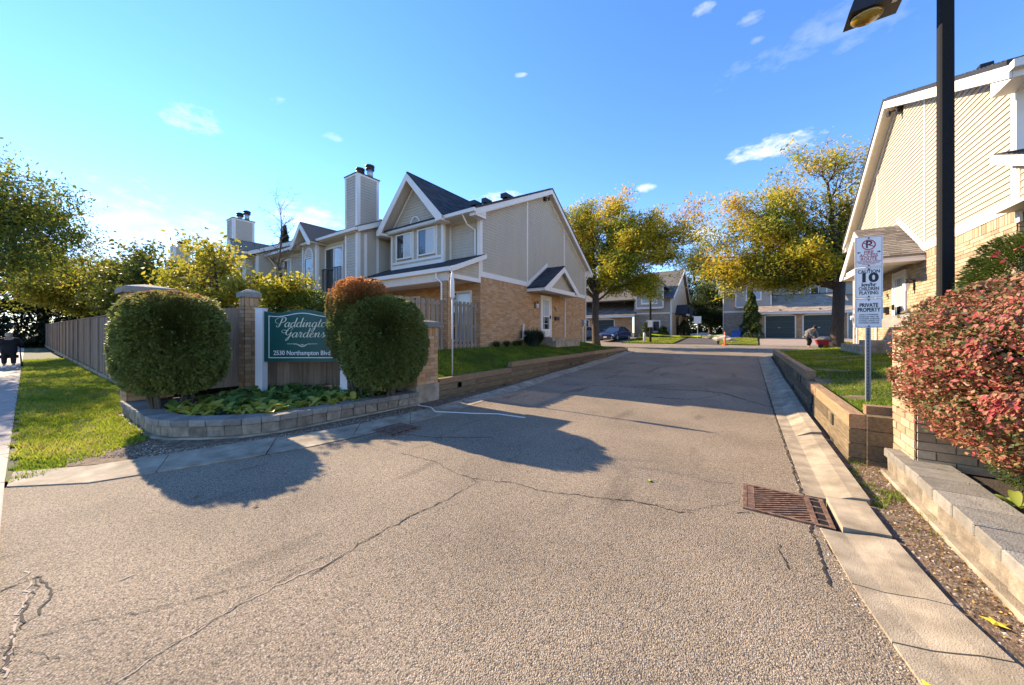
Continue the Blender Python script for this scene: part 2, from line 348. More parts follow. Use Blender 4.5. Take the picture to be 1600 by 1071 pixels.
# one sheet to the horizon
ys_ = [-900,-60,-8,0,4,8,10,12,14,16,18,20,22.5,25,28,32,35,38,41,46,60,120,900]; xs_ = [-900,-200,-70,-30,-10,10,30,70,200,900]
mb = MB(); mb.add([(x, y, rz(y)-.10) for y in ys_ for x in xs_], [(j*10+i, j*10+i+1, (j+1)*10+i+1, (j+1)*10+i) for j in range(len(ys_)-1) for i in range(9)])
mb.build('ground', M['lawn'], kind='structure')
# road: left and right asphalt edges
KL = [(-6.3,-.04),(-5.75,.45),(-5.35,1.4),(-5.02,2.35),(-4.93,2.9),(-4.86,4.5),(-5.08,6.6),(-5.3,8.8),(-5.4,12),(-5.4,20),(-5.7,21.2),(-6.6,22.1),(-8,22.5)]
KO = [(-6.8,.0),(-6.35,.55),(-5.95,1.75),(-5.62,2.7),(-5.5,3.4),(-5.4,4.9),(-5.55,7.0),(-5.74,9.0),(-5.8,12),(-5.8,19.8),(-6.0,20.6),(-6.8,21.6),(-8,22.1)]
sheet('road', M['asphalt'], [(-6.3,-8)]+KL, [(4,-8),(4,-.04),(2.2,.4),(1.2,1.4),(.80,1.9),(.66,2.3),(.58,2.9),(.51,3.4),(.47,5),(.47,12),(.47,19.5),(.9,20.7),(1.9,21.6),(3.2,22.1)], 0.0, .7)
sheet('cross_street', M['asphalt'], [(-70,22.4),(-70,32.5)], [(70,22.1),(70,32.5)], .0, 1.0)
sheet('carriageway', M['asphalt'], [(-90,-11),(-90,-3.4)], [(60,-11),(60,-3.4)], .004, 1.0)
mb = MB()
x = -60
sw = thing('sidewalk', 'pale concrete sidewalk running past the entrance', 'sidewalk', (0,0,0), kind='structure')
for k in range(46):
    x0 = -62+k*1.5; e_ = lambda x: -.06+.0125*max(0, -x-6); zt_ = .010+.003*random.random(); MB().add([(x0+.008,-1.62,-.03),(x0+1.492,-1.62,-.03),(x0+1.492,e_(x0+1.49),-.03),(x0+.008,e_(x0),-.03),(x0+.008,-1.62,zt_),(x0+1.492,-1.62,zt_),(x0+1.492,e_(x0+1.49),zt_),(x0+.008,e_(x0),zt_)], [(3,2,1,0),(4,5,6,7),(0,1,5,4),(1,2,6,5),(2,3,7,6),(3,0,4,7)]).build('sidewalk_slab', M['walk'], sw)
# kerbs
def prof_strip(name, m, parent, inner, outer, zi, zo, steps=4, rise=None):
    vs = []; fs = []
    n = len(inner)
    for a, b in zip(inner, outer):
        h = rz(a[1]); d = (V3((b[0]-a[0], b[1]-a[1])))
        for (t, z) in ((0, -.05), (0, zi), (.34, zi+.004), (.52, zi+(zo-zi)*.42), (.74, zi+(zo-zi)*.9), (1, zo+.004), (1, -.06)):
            vs.append((a[0]+d[0]*t, a[1]+d[1]*t, h+z))
    for i in range(n-1):
        for j in range(6): fs.append((i*7+j, (i+1)*7+j, (i+1)*7+j+1, i*7+j+1))
    fs += [tuple(range(6, -1, -1)), tuple((n-1)*7+j for j in range(7))]
    return MB().add(vs, fs).build(name, m, parent)
def lerp2(P, Q, t): return (P[0]+(Q[0]-P[0])*t, P[1]+(Q[1]-P[1])*t)
def resample(P, Q, step):
    a, b = [], []
    for k in range(len(P)-1):
        n = max(1, round(math.dist(P[k], P[k+1])/step))
        for i in range(n): a.append(lerp2(P[k], P[k+1], i/n)); b.append(lerp2(Q[k], Q[k+1], i/n))
    a.append(P[-1]); b.append(Q[-1]); return a, b
kl = thing('kerb', 'flat pale concrete kerb along the left of the drive', 'kerb', (-5,5,0), kind='structure')
a, b = resample(KL, KO, .5)
seg = [(0,2),(2,4),(4,6),(6,8),(8,11),(11,16)]+[(i, min(i+5, len(a)-1)) for i in range(16, len(a)-1, 5)]
for (i, j) in seg:
    ia, ib = list(a[i:j+1]), list(b[i:j+1])
    ia[-1] = lerp2(ia[-1], ia[-2], .02); ib[-1] = lerp2(ib[-1], ib[-2], .02)
    dzz = random.uniform(-.004, .006); zo = .05 if i > 8 else .03
    prof_strip('kerb_section', M['concrete'], kl, ia, ib, .012+dzz, zo+dzz)
kr = thing('kerb', 'raised concrete kerb and gutter along the right of the drive', 'kerb', (.7,8,0), kind='structure')
RL = [(.90,1.5),(.71,2.0),(.62,2.55),(.555,3.0),(.50,3.72)]; RO = [(1.75,1.6),(1.25,2.2),(1.04,2.65),(.97,3.0),(.92,3.72)]
for i in range(4): prof_strip('kerb_section', M['concrete'], kr, [RL[i], lerp2(RL[i+1], RL[i], .02)], [RO[i], lerp2(RO[i+1], RO[i], .02)], .014, .055)
prof_strip('kerb_section', M['concrete'], kr, [(.64,3.74),(.63,4.36)], [(.91,3.74),(.90,4.36)], .05, .065)
y = 4.38; 
while y < 19.4:
    y2 = min(y+2.4, 19.5); n_ = 4
    ia = [(.485, y+(y2-y-.02)*i/n_) for i in range(n_+1)]; ib = [(.93+.0*i, p[1]) for i, p in enumerate(ia)]
    prof_strip('kerb_section', M['concrete'], kr, ia, ib, .010, .12 if y > 5.5 else .085); y = y2
prof_strip('kerb_section', M['concrete'], kr, [(.49,19.5),(.9,20.7),(1.9,21.6),(3.2,22.1)], [(.93,19.4),(1.25,20.4),(2.1,21.2),(3.3,21.7)], .012, .10)
prof_strip('kerb_section', M['concrete'], kr, [(3.22,22.1),(14,22.1),(40,22.1)], [(3.3,21.7),(14,21.7),(40,21.7)], .012, .10)
# verge, dirt strips
sheet('dirt_strip', M['gravel'], [(-10,1.32),(-7.4,1.40),(-6.7,1.6),(-6.3,1.95),(-6.15,2.4),(-6.0,4.9),(-5.9,7),(-5.95,9),(-6.0,12),(-6,21)],
      [(-10,.6),(-6.6,.35),(-6.2,.8),(-5.85,1.8),(-5.6,2.72),(-5.38,4.9),(-5.53,7),(-5.73,9),(-5.79,12),(-5.79,20)], .022, .6)
sheet('gravel_strip', M['gravel'], [(1.9,1.4),(1.1,2.4),(.95,3.0),(.9,3.7),(.9,5.6),(.91,20)], [(2.6,1.5),(1.5,2.4),(1.32,3.0),(1.36,3.7),(1.42,5.85),(1.12,20)], .03, .5)
GZ = .0
field('verge', M['lawn'], -60, -6.55, -.05, 1.85, 60, 5, lambda x, y: GZ+.004*math.sin(x*2)*math.sin(y*3)+(.03*max(0, min(1, (y-.7)/.5)) if x < -9.95 else 0))
def edge_z(Y, e0, e1): return e0+(e1-e0)*smooth((Y-8.6)/.9)
def lawnL(X, Y):
    e = edge_z(Y, .44, .62); t = smooth((-6.12-X)/2.2); z = e+(1.0-e)*t
    if Y > 19.5: k = smooth((Y-19.5)/2.6); z = z*(1-k)+(rz(Y)+.05)*k
    return z
def lawnR(X, Y):
    e = edge_z(Y, .54, .76); t = smooth((X-1.2)/2.5); z = e+(.98-e)*t
    if Y > 19.5: k = smooth((Y-19.5)/2.2); z = z*(1-k)+(rz(Y)+.06)*k
    return z
field('lawn', M['lawn'], -8.42, -6.1, 5.7, 22.1, 12, 60, lawnL)
field('lawn', M['lawn'], -40, -8.42, 20.4, 22.1, 20, 6, lambda x, y: lawnL(-8.42, y))
field('patio_ground', M['walk'], -14.2, -8.42, 5.7, 20.5, 4, 4, lambda x, y: .97)
field('yard', M['lawn'], -80, -9.7, 1.95, 9.2, 20, 6, lambda x, y: .55)
field('lawn', mat('bare_lawn_soil', (.10,.085,.035), .95, .3, 3, .6, 60, col2=(.19,.135,.07)), 1.14, 4.0, 5.82, 21.7, 14, 60, lawnR)
field('lawn', M['lawn'], 4.0, 30, 5.82, 10.2, 10, 6, lambda x, y: .98)
field('lawn', M['lawn'], 4.0, 30, 20.4, 21.7, 10, 5, lambda x, y: lawnR(4.0, y))
# ---- far side of the cross street
sheet('driveway', mat('pink_concrete', (.33,.245,.175), .85, .12, 2), [(.9,32.4),(1.1,41)], [(8.2,32.4),(7.2,41)], .012, 1)
sheet('driveway', M['asphalt'], [(-24,32.4),(-22,39.6)], [(-9.8,32.4),(-9.8,39.6)], .012, 1)
sheet('parking_court', M['patch'], [(-5.2,32.4),(-4.8,39.0),(-4.8,52)], [(-1.9,32.4),(-2.4,40),(-2.4,52)], .012, 1)
sheet('far_lawn', M['lawn'], [(-9.7,32.6),(-9.7,39)], [(-5.4,32.6),(-5.0,39)], .05, 1)
sheet('far_lawn', M['lawn'], [(-1.8,32.6),(-2.2,42)], [(.8,32.6),(1.0,42)], .05, 1)
# ---- grass blades
def blades(name, n, xr, yr, zf, h, seed, parent=None, dens=None, w=.006, tint_shift=0.0, ok=None):
    r = np.random.default_rng(seed); X = r.uniform(*xr, n); Y = r.uniform(*yr, n)
    if dens is not None:
        k = r.random(n) < dens(X, Y); X, Y = X[k], Y[k]
    if ok is not None:
        k = ok(X, Y); X, Y = X[k], Y[k]
    n = len(X); Z = np.array([zf(a, b) for a, b in zip(X, Y)])
    P = np.stack([X, Y, Z-.005], 1); th = r.uniform(0, 6.283, n); D = np.stack([np.cos(th), np.sin(th), np.zeros(n)], 1)
    dist = np.hypot(X, Y); W = w*(1+dist/9)[:, None]
    nz_ = fbm(P, .9, seed)
    H = h*(1+.35*r.normal(size=n)).clip(.35, 1.9)*(1+.5*nz_)
    lean = r.normal(size=(n, 3))*.45; lean[:, 2] = 1; tip = P+lean*H[:, None]
    V = np.stack([P-D*W, P+D*W, tip], 1).reshape(-1, 3); F = np.arange(3*n).reshape(n, 3)
    t = (.42+tint_shift+.5*nz_+.18*r.normal(size=n)).clip(0, 1)
    t = np.where(r.random(n) < .03, 1.0, t)
    return np_mesh(name, V, F, np.repeat(t, 3), M['grass'], parent, 'stuff')
def jag(x): return .035*np.sin(x*9.1)+.03*np.sin(x*23.3)
setp(blades('grass', 230000, (-34, -6.45), (-.04, 1.95), lambda x, y: GZ+.03*max(0, min(1, (y-.7)/.5)), .05, 11, dens=lambda X, Y: np.clip((14/np.maximum(np.hypot(X, Y), 5))**1.1, 0, 1), tint_shift=.30,
       ok=lambda X, Y: (Y > .0+.0125*np.maximum(0, -X-6)+jag(X)) & ((X < -9.9) | (Y < 1.12+jag(X*1.3))) & (Y < .15+(-X-6.45)*1.15+jag(X*2))),
     'short bright green grass on the verge beside the sidewalk', 'grass')
setp(blades('grass', 150000, (-8.4, -6.13), (5.7, 21.9), lawnL, .04, 12, dens=lambda X, Y: np.clip((9/np.hypot(X, Y))**1.2, 0, 1), w=.006, tint_shift=-.08),
     'mown green grass of the raised lawn beside the left house', 'grass')
setp(blades('grass', 190000, (1.2, 3.9), (5.85, 21.5), lawnR, .035, 13, dens=lambda X, Y: np.clip((7/np.hypot(X, Y))**1.3, 0, 1), w=.005, tint_shift=.05,
       ok=lambda X, Y: ~((Y < 5.95) & (X < 2.05)) & (fbm(np.stack([X, Y, X*0], 1), 1.1, 3) < .33)),
     'patchy green grass of the raised lawn by the sign post on the right', 'grass')
def far_z(x, y): return rz(y)+.05
setp(blades('grass', 14000, (-9.6, -5.3), (32.7, 38.9), far_z, .06, 14, w=.009, tint_shift=.3), 'green grass island by the far lamp post', 'grass')
setp(blades('grass', 9000, (-1.8, .8), (32.7, 40), far_z, .06, 15, w=.009, tint_shift=.35), 'green grass patch beside the pink driveway', 'grass')
# sparse weeds in the gravel
setp(blades('weeds', 5200, (.95, 1.42), (3.3, 5.8), lambda x, y: .03, .04, 16, w=.003, ok=lambda X, Y: (fbm(np.stack([X, Y, X*0], 1), 3.2, 5) > .10) & (X < 1.34+(Y-3)*.02) & (Y > 4.0)), 'sparse green weeds growing in the gravel strip', 'weeds')
# ---- pebbles and litter
def pebbles(name, label, n, fn, seed, s0=.006, s1=.022, zz=.03):
    r = random.Random(seed); mb = MB()
    for _ in range(n):
        x, y, z = fn(r); s = s0+(s1-s0)*r.random()**3; t = r.random(); a = r.random()*3.14
        vs = []
        for (u, v, q) in ((1,0,0),(.3,.9,.1),(-.8,.6,0),(-.9,-.5,.1),(.2,-1,0),(0,0,.75)):
            vs.append((x+s*(u*math.cos(a)-v*math.sin(a))*r.uniform(.7,1.2), y+s*(u*math.sin(a)+v*math.cos(a))*r.uniform(.7,1.2), z+q*s))
        mb.add(vs, [(0,1,5),(1,2,5),(2,3,5),(3,4,5),(4,0,5)], t)
    return setp(mb.build(name, M['stone'], kind='stuff'), label, 'pebbles')
pebbles('pebbles', 'small pale pebbles scattered over the gravel strip by the right kerb', 2600, lambda r: (lambda y: (r.uniform(.95, 1.30) if y > 3 else r.uniform(1.0, 1.5), y, .028))(r.uniform(2.4, 5.7)), 3, .0035, .017)
def lp(r):
    k = r.randrange(4); A = [(-7.2,1.15),(-6.4,1.2),(-6.1,1.6),(-5.9,2.4),(-5.78,4.8)]; B = [(-6.7,.6),(-6.15,1.0),(-5.9,1.8),(-5.6,2.8),(-5.42,4.8)]
    t = r.random(); s = r.random(); p = lerp2(A[k], A[k+1], t); q = lerp2(B[k], B[k+1], t); c = lerp2(p, q, s); return (c[0], c[1], .024)
pebbles('pebbles', 'grey pebbles in the dirt strip below the left planter wall', 2600, lp, 4, .004, .015)
pebbles('debris', 'fine grit collected along the right edge of the asphalt', 1500, lambda r: (lambda y: (.47+.03*r.gauss(0, 1)+(0 if y > 3.7 else (3.7-y)*.10), y, .001))(r.uniform(2.0, 9)), 5, .003, .009)
# ---- fallen leaves
def maple(seed, s):
    r = random.Random(seed); pts = []
    for k in range(10):
        a = k/10*6.283; rad = s*(1.0 if k % 2 == 0 else .48)*r.uniform(.85, 1.1); pts.append((rad*math.cos(a), rad*math.sin(a), .012*r.random()))
    me = bpy.data.meshes.new('fallen_leaf'); me.from_pydata([(0,0,.012)]+pts, [], [(0, 1+i, 1+(i+1)%10) for i in range(10)]); return me
lm = [mat('yellow_leaf', (.58,.43,.04), .7, .2, 30), mat('brown_leaf', (.22,.11,.04), .8, .2, 30), mat('lime_leaf', (.38,.42,.06), .7, .2, 30)]
variants = []
for i in range(6): me = maple(i, .045); me.materials.append(lm[i % 3]); variants.append(me)
FL = [(1.11,2.98,.035,0,1.2,'yellow maple leaf lying on the gravel strip beside the right kerb'),(.66,2.22,.06,3,1.2,'yellow-green maple leaf lying on the kerb at the bottom of the picture'),
      (-.85,3.87,.004,2,.9,'single pale green leaf lying in the middle of the sunlit asphalt'),(1.2,4.3,.035,1,.6,None),(1.15,3.4,.035,4,.6,None),(.74,5.2,.03,1,.4,None),(-3.7,1.25,.004,1,.7,None),(-4.4,1.0,.004,4,.7,None),
      (1.02,3.9,.035,1,.5,None),(1.26,4.8,.035,4,.6,None),(1.1,4.6,.035,1,.5,None),(-4.9,4.3,.02,4,.5,None),(-5.5,4.5,.03,0,.4,None),(-2.7,8.2,.01,0,.8,None),(.98,3.3,.035,4,.5,None),(1.22,3.15,.035,1,.5,None)]
for (x, y, z, k, s, lb) in FL:
    o = bpy.data.objects.new('fallen_leaf', variants[k]); COL.objects.link(o); o.location = (x, y, z); o.rotation_euler = (random.uniform(-.2,.2), random.uniform(-.2,.2), random.random()*6); o.scale = (s, s, s)
    setp(o, lb or 'small dry leaf lying on the ground near a kerb', 'leaf', None if lb else 'small dry leaves lying along the kerbs')
# leaf litter: crumbs too small and many to count
def litter(label, n, fn, seed, s=.012):
    r = np.random.default_rng(seed); rr = random.Random(seed); P = np.array([fn(rr) for _ in range(n)])
    o = leaves('leaf_litter', P, s, r.random(n), mat('litter', (.2,.1,.05), .9, .2, 20, tint=[(0,(.10,.05,.02)),(.5,(.24,.13,.05)),(.85,(.36,.22,.08)),(1,(.50,.38,.08))]), None, aspect=.6, droop=0, up=4, seed=seed, sizevar=.5); setp(o, label, 'leaf litter')
litter('crumbs of dry brown leaves over the gravel strip beside the right kerb', 5200, lambda r: (lambda y: (r.triangular(.93, 1.34, 1.25) if y > 3 else r.uniform(1.0, 1.5), y, .036))(r.uniform(2.3, 7.5)), 71)
litter('dry leaf crumbs caught along the right gutter joint', 900, lambda r: (lambda y: (.48+.02*r.gauss(0, 1)+(0 if y > 3.7 else (3.7-y)*.10), y, .012))(r.uniform(2.0, 12)), 72, .009)
litter('dry leaf crumbs in the dirt below the left planter wall', 2600, lambda r: (lambda q: (q[0], q[1], .03))(lp(r)), 73)
litter('dry leaf crumbs along the foot of the left timber wall', 900, lambda r: (lambda y: (r.uniform(-5.97, -5.76), y, rz(y)+.03))(r.uniform(5.2, 20)), 74, .016)
# ---- cracks
def crack(pts, w, m, name='crack', z=.004, jit=.009, n=.032):
    r = random.Random(len(pts)*7+int(pts[0][0]*100)); P = []
    for k in range(len(pts)-1):
        c = max(1, int(math.dist(pts[k], pts[k+1])/n))
        for i in range(c): p = lerp2(pts[k], pts[k+1], i/c); P.append((p[0]+r.gauss(0, jit), p[1]+r.gauss(0, jit)))
    P.append(pts[-1]); vs = []; fs = []
    for i, p in enumerate(P):
        q = P[min(i+1, len(P)-1)]; o_ = P[max(i-1, 0)]; d = V3((q[0]-o_[0], q[1]-o_[1])); d = d.normalized() if d.length > 0 else V3((1, 0))
        ww = w*r.uniform(.2, 1.25)*.42; h = rz(p[1])+z
        vs += [(p[0]-d[1]*ww, p[1]+d[0]*ww, h), (p[0]+d[1]*ww, p[1]-d[0]*ww, h)]
    for i in range(len(P)-1): fs.append((2*i, 2*i+1, 2*i+3, 2*i+2))
    return MB().add(vs, fs).build(name, m, ROAD)
ROAD = bpy.data.objects['road']
def G(px, py, z=0):                               # ground point from a picture position (measuring aid)
    a = (px-800)/533.0; zc = 533*(1.6-z)/(py-520); return (zc*(a*CS-SN), zc*(a*SN+CS))
crack([G(625,708),G(680,722),G(715,741),G(738,748),G(745,755),G(700,780),G(640,808),G(560,853),G(480,905)], .012, M['tar'], n=.05)
crack([G(738,748),G(800,755),G(850,768),G(930,778),G(1000,785),G(1060,800),G(1085,803)], .014, M['tar'])
crack([G(930,778),G(990,784),G(1080,798),G(1155,783)], .006, M['tar'])
crack([G(520,878),G(440,912),G(370,948),G(300,990),G(240,1025),G(180,1068)], .012, M['seal'], 'sealed_crack', .0035, .006)
crack([G(480,885),G(400,930),G(300,990),G(200,1052)], .006, M['tar'])
crack([G(520,865),G(400,912),G(250,950),G(130,973),G(40,1000)], .006, M['tar'])
crack([G(1215,850),G(1222,868),G(1232,890)], .012, M['tar'])
crack([G(1168,800),G(1160,800),G(1150,803)], .012, M['tar'])
crack([G(1100,752),G(1150,756)], .006, M['tar'])
crack([G(880,603),G(960,606),G(1040,612),G(1090,614),G(1130,618),G(1180,632),G(1215,640)], .05, M['tar'], z=.006)
crack([G(905,612),G(960,614),G(1020,622),G(1080,626)], .10, M['patch'], 'asphalt_patch', .005)
crack([G(980,608),G(1050,605),G(1100,612),G(1125,621),G(1090,625)], .03, M['tar'], z=.0065)
crack([G(600,676),G(680,684),G(770,684)], .02, M['tar'])
crack([G(0,925),G(60,900),G(30,980)], .012, M['tar'])
crack([G(60,900),G(85,930),G(60,960),G(20,990),G(10,1050)], .014, M['tar'])
crack([G(40,890),G(45,930),G(25,985),G(8,1060)], .013, M['seal'], 'sealed_crack', .0035, .01)
crack([G(185,908),G(210,898)], .02, M['seal'], 'paint_mark', .0035, .002)
crack([G(0,1010),G(95,1030),G(150,1015)], .006, M['tar'])
crack([(.44,y) for y in (2.9,3.3,3.7)]+[(.46,4.4),(.455,6),(.46,8),(.455,11)], .022, M['tar'], z=.005, jit=.008)
crack([(-5.2,1.75),(-4.98,2.5),(-4.85,3.4)], .02, M['tar'], z=.005, jit=.006)
# white cable across the kerb on the left
mb = MB(); mb.tube([(-5.62,4.75,.09),(-5.35,4.86,.062),(-5.05,4.7,.04),(-4.8,4.95,.012),(-4.45,5.1,.01),(-4.0,5.35,.01),(-3.4,5.4,.01)], .011, 6)
setp(mb.build('hose', M['pvc'], smooth=True), 'thin white hose lying across the left kerb by the brick pier', 'hose')
# ---------------------------------------------------------------- catch basins
def basin(x0, x1, y0, y1, z, label, rot=0):
    t = thing('drain_grate', label, 'drain', ((x0+x1)/2, (y0+y1)/2, z))
    bx('drain_void', M['void'], t, x0+.02, x1-.02, y0+.02, y1-.02, z-.3, z+.0045)
    e = .03
    for a in ((x0,x1,y0,y0+e),(x0,x1,y1-e,y1),(x0,x0+e,y0+e,y1-e),(x1-e,x1,y0+e,y1-e)): bx('frame_rail', M['rust'], t, *a, z-.02, z+.016)
    bx('crossbar', M['rust'], t, x0+e, x0+.09, y0+e, y1-e, z-.02, z+.013)
    bx('crossbar', M['rust'], t, x1-.14, x1-.10, y0+e, y1-e, z-.02, z+.013)
    X0, X1 = x0+.09, x1-.14; n = 16; Y0, Y1 = y0+e, y1-e; D = (X1-X0)
    # diagonal bars clipped to the plate
    for k in range(-9, 15):
        c = Y0+k*.048; w = .017
        poly = [(X0, c), (X1, c+D*.62), (X1, c+D*.62+w*1.35), (X0, c+w*1.35)]
        poly = clip2(clip2(poly, 1, Y0, 1), 1, Y1, -1)
        if len(poly) > 2: MB().prism([V3((p[0], p[1], z-.015)) for p in poly], (0, 0, .026)).build('grate_bar', M['rust'], t)
    for k in range(4): bx('grate_bar', M['rust'], t, x1-.10, x1-e, y0+.12+k*.13, y0+.145+k*.13, z-.02, z+.010)
    return t
def clip2(poly, ax, val, sgn):
    out = []; n = len(poly)
    for i in range(n):
        a, b = poly[i], poly[(i+1) % n]; da = (a[ax]-val)*sgn; db = (b[ax]-val)*sgn
        if da >= 0: out.append(a)
        if (da >= 0) != (db >= 0): t = da/(da-db); out.append((a[0]+(b[0]-a[0])*t, a[1]+(b[1]-a[1])*t))
    return out
basin(-.02, .60, 3.74, 4.34, .002, 'rusty iron drain grate set in the asphalt against the right kerb')
basin(-5.02, -4.47, 3.28, 3.85, .002, 'rusty iron drain grate half shaded beside the left kerb')
# ---------------------------------------------------------------- wall coverings
CAM = V3((0, 0, 1.6))
def pt(O, U, N, u, z, d=0): return O+U*u+N*d+V3((0,0,z))
UNIT_BRICK = {}
def unit_brick(m):
    if m.name not in UNIT_BRICK:
        L = []
        for k in range(7):
            mb = MB(); r = random.Random(k); j = lambda: r.uniform(-.012, .012)
            vs = [(x+j(), y, z+j()*2) for x in (0, 1) for y in (0, 1) for z in (0, 1)]
            mb.add(vs, [(0,1,3,2),(4,6,7,5),(0,4,5,1),(2,3,7,6),(1,5,7,3),(0,2,6,4)], k/6); me = mb.mesh('brick', fix=True); me.materials.append(m); L.append(me)
        UNIT_BRICK[m.name] = L
    return UNIT_BRICK[m.name]
def bricks(parent, O, U, N, W, H, m, holes=(), course=.083, blen=.25, gap=.011, soldier=.2, near=0, core=.12, seed=3, proud=.014, mod=None):
    O, U, N = V3(O), V3(U), V3(N); Z = V3((0,0,1)); r = random.Random(seed)
    MB().obox(O, U, N, Z, 0, W, -core, 0, 0, H).build('wall_core' if not mod else mod, M['mortar'], parent)
    L = []
    top = H-(soldier or 0); n = max(1, round(top/course)); ch = top/n
    for i in range(n):
        u = -blen*(.5 if i % 2 else 0)
        while u < W:
            L.append((max(0, u)+gap/2, min(W, u+blen)-gap/2, i*ch+gap/2, (i+1)*ch-gap/2)); u += blen
    if soldier:
        k = max(1, round(W/course)); 
        for i in range(k): L.append((i*W/k+gap/2, (i+1)*W/k-gap/2, top+gap/2, H-gap/2))
    out_ = []
    for (a, b, c, d) in L:
        parts = [(a, b)]
        for (h0, h1, hz0, hz1) in holes:
            if d > hz0 and c < hz1:
                np_ = []
                for (p, q) in parts:
                    if q <= h0 or p >= h1: np_.append((p, q)); continue
                    if p < h0: np_.append((p, h0-.002))
                    if q > h1: np_.append((h1+.002, q))
                parts = np_
        for p, q in parts:
            if q-p > .015: out_.append((p, q, c, d))
    if near:
        out_.sort(key=lambda e: ((pt(O, U, N, (e[0]+e[1])/2, (e[2]+e[3])/2)-CAM).length)); solo, rest = out_[:near], out_[near:]
    else: solo, rest = [], out_
    UM = unit_brick(m); Oo = org(parent)
    for (p, q, c, d) in solo:
        o = bpy.data.objects.new('brick', UM[r.randrange(7)]); COL.objects.link(o); o.parent = parent
        pr = proud+r.uniform(-.002, .003); P0 = pt(O, U, N, p, c, 0)-Oo
        ux, nx = U*(q-p), N*pr
        o.matrix_local = Matrix(((ux.x, nx.x, 0, P0.x), (ux.y, nx.y, 0, P0.y), (0, 0, d-c, P0.z), (0,0,0,1)))
    if rest:
        mb = MB()
        for (p, q, c, d) in rest:
            pr = proud+r.uniform(-.002, .003); tt = r.random()
            mb.add([pt(O,U,N,p,c,pr),pt(O,U,N,q,c,pr),pt(O,U,N,q,d,pr),pt(O,U,N,p,d,pr),pt(O,U,N,p,c),pt(O,U,N,q,c),pt(O,U,N,q,d),pt(O,U,N,p,d)],
                   [(0,1,2,3),(4,5,1,0),(5,6,2,1),(6,7,3,2),(7,4,0,3)], tt)
        mb.build('brickwork', m, parent, kind='stuff', fix=False)
def siding(parent, O, U, N, poly, m, expo=.115, solo=True, core=.12, name='siding_board'):
    O, U, N = V3(O), V3(U), V3(N)
    MB().prism([pt(O, U, N, u, z, 0) for u, z in poly], -N*core).build('wall_core', M['mortar'], parent)
    z0 = min(p[1] for p in poly); z1 = max(p[1] for p in poly); n = max(1, int(round((z1-z0)/expo))); h = (z1-z0)/n; acc = MB()
    for i in range(n):
        a, b = z0+i*h, z0+(i+1)*h
        c = clip2(clip2(poly, 1, a, 1), 1, b, -1)
        if len(c) < 3: continue
        area = abs(sum(c[k][0]*c[(k+1)%len(c)][1]-c[(k+1)%len(c)][0]*c[k][1] for k in range(len(c))))/2
        if area < .002: continue
        mb = MB() if solo else acc
        front = [pt(O, U, N, u, z, .003+.020*(1-(z-a)/h)) for u, z in c]; k = len(c)
        back = [pt(O, U, N, u, z, 0) for u, z in c]
        mb.add(front+back, [tuple(range(k))]+[(j, k+j, k+(j+1)%k, (j+1)%k) for j in range(k)], random.random())
        if solo: mb.build(name, m, parent)
    if not solo: acc.build(name+'s', m, parent, kind='stuff')
def window(parent, O, U, N, w, h, frame=.06, sashes=2, left='dark', right='pale', sill=True, blinds=True, name='window', bars=0):
    O, U, N = V3(O), V3(U), V3(N); Z = V3((0,0,1)); mb = MB(); f = frame
    for a in ((0,w,0,f),(0,w,h-f,h),(0,f,f,h-f),(w-f,w,f,h-f)): mb.obox(O, U, N, Z, a[0], a[1], .002, .055, a[2], a[3])
    iw = (w-2*f)/sashes
    for k in range(1, sashes): mb.obox(O, U, N, Z, f+iw*k-.02, f+iw*k+.02, .002, .045, f, h-f)
    for b in range(bars): zz = f+(h-2*f)*(b+1)/(bars+1); mb.obox(O, U, N, Z, f, w-f, .002, .042, zz-.02, zz+.02)
    win = mb.build(name, M['trim'], parent)
    if sill: MB().obox(O, U, N, Z, -.03, w+.03, .0, .085, -.05, -.001).build('sill', M['trim'], win)
    for k in range(sashes):
        kind = left if k < sashes/2 else right
        g = MB().obox(O, U, N, Z, f+iw*k+(.02 if k else 0), f+iw*(k+1)-(.02 if k < sashes-1 else 0), .004, .024, f, h-f).build('pane', M['glass'] if kind == 'dark' else M['glass_pale'], win)
        if kind == 'blind':
            bm_ = MB(); nn = int((h-2*f)/.05)
            for j in range(nn): bm_.obox(O, U, N, Z, f+iw*k+.01, f+iw*(k+1)-.02, .0245, .029, f+j*.05+.012, f+j*.05+.040)
            bm_.build('blind', M['blind'], win)
    return win
def shingles(parent, O, U, V, W, L, m, expo=.14, tab=.3, solo=False, name='shingle', N=None, seed=1):
    O, U, V = V3(O), V3(U).normalized(), V3(V).normalized(); N = U.cross(V).normalized(); N = N if N.z > 0 else -N
    r = random.Random(seed); acc = MB(); n = int(L/expo)+1
    for i in range(n):
        v0 = i*expo; v1 = min(L, v0+expo*1.02); u = -tab*r.random()
        if v1-v0 < .02: continue
        while u < W:
            w_ = tab*r.choice((.6,.8,1,1,1.2)); a, b = max(0, u)+.003, min(W, u+w_)-.003; u += w_
            if b-a < .02: continue
            th = .012+.006*r.random(); mb = MB() if solo else acc
            P = lambda x, y, q: O+U*x+V*y+N*q
            mb.add([P(a,v0,th),P(b,v0,th),P(b,v1,.003),P(a,v1,.003),P(a,v0,-.002),P(b,v0,-.002)], [(0,1,2,3),(4,5,1,0),(0,3,4),(1,5,2)], r.random())
            if solo: mb.build(name, m, parent)
    if not solo: acc.build(name+'s', m, parent, kind='stuff')
def slab(name, m, parent, O, U, V, W, L, t):
    O, U, V = V3(O), V3(U).normalized(), V3(V).normalized(); N = U.cross(V).normalized(); N = N if N.z > 0 else -N
    return MB().obox(O, U, V, N, 0, W, 0, L, -t, 0).build(name, m, parent)
def downspout(parent, pts, m=None, r=.036):
    mb = MB(); mb.tube(pts, r, 4); return mb.build('downspout', m or M['trim'], parent)
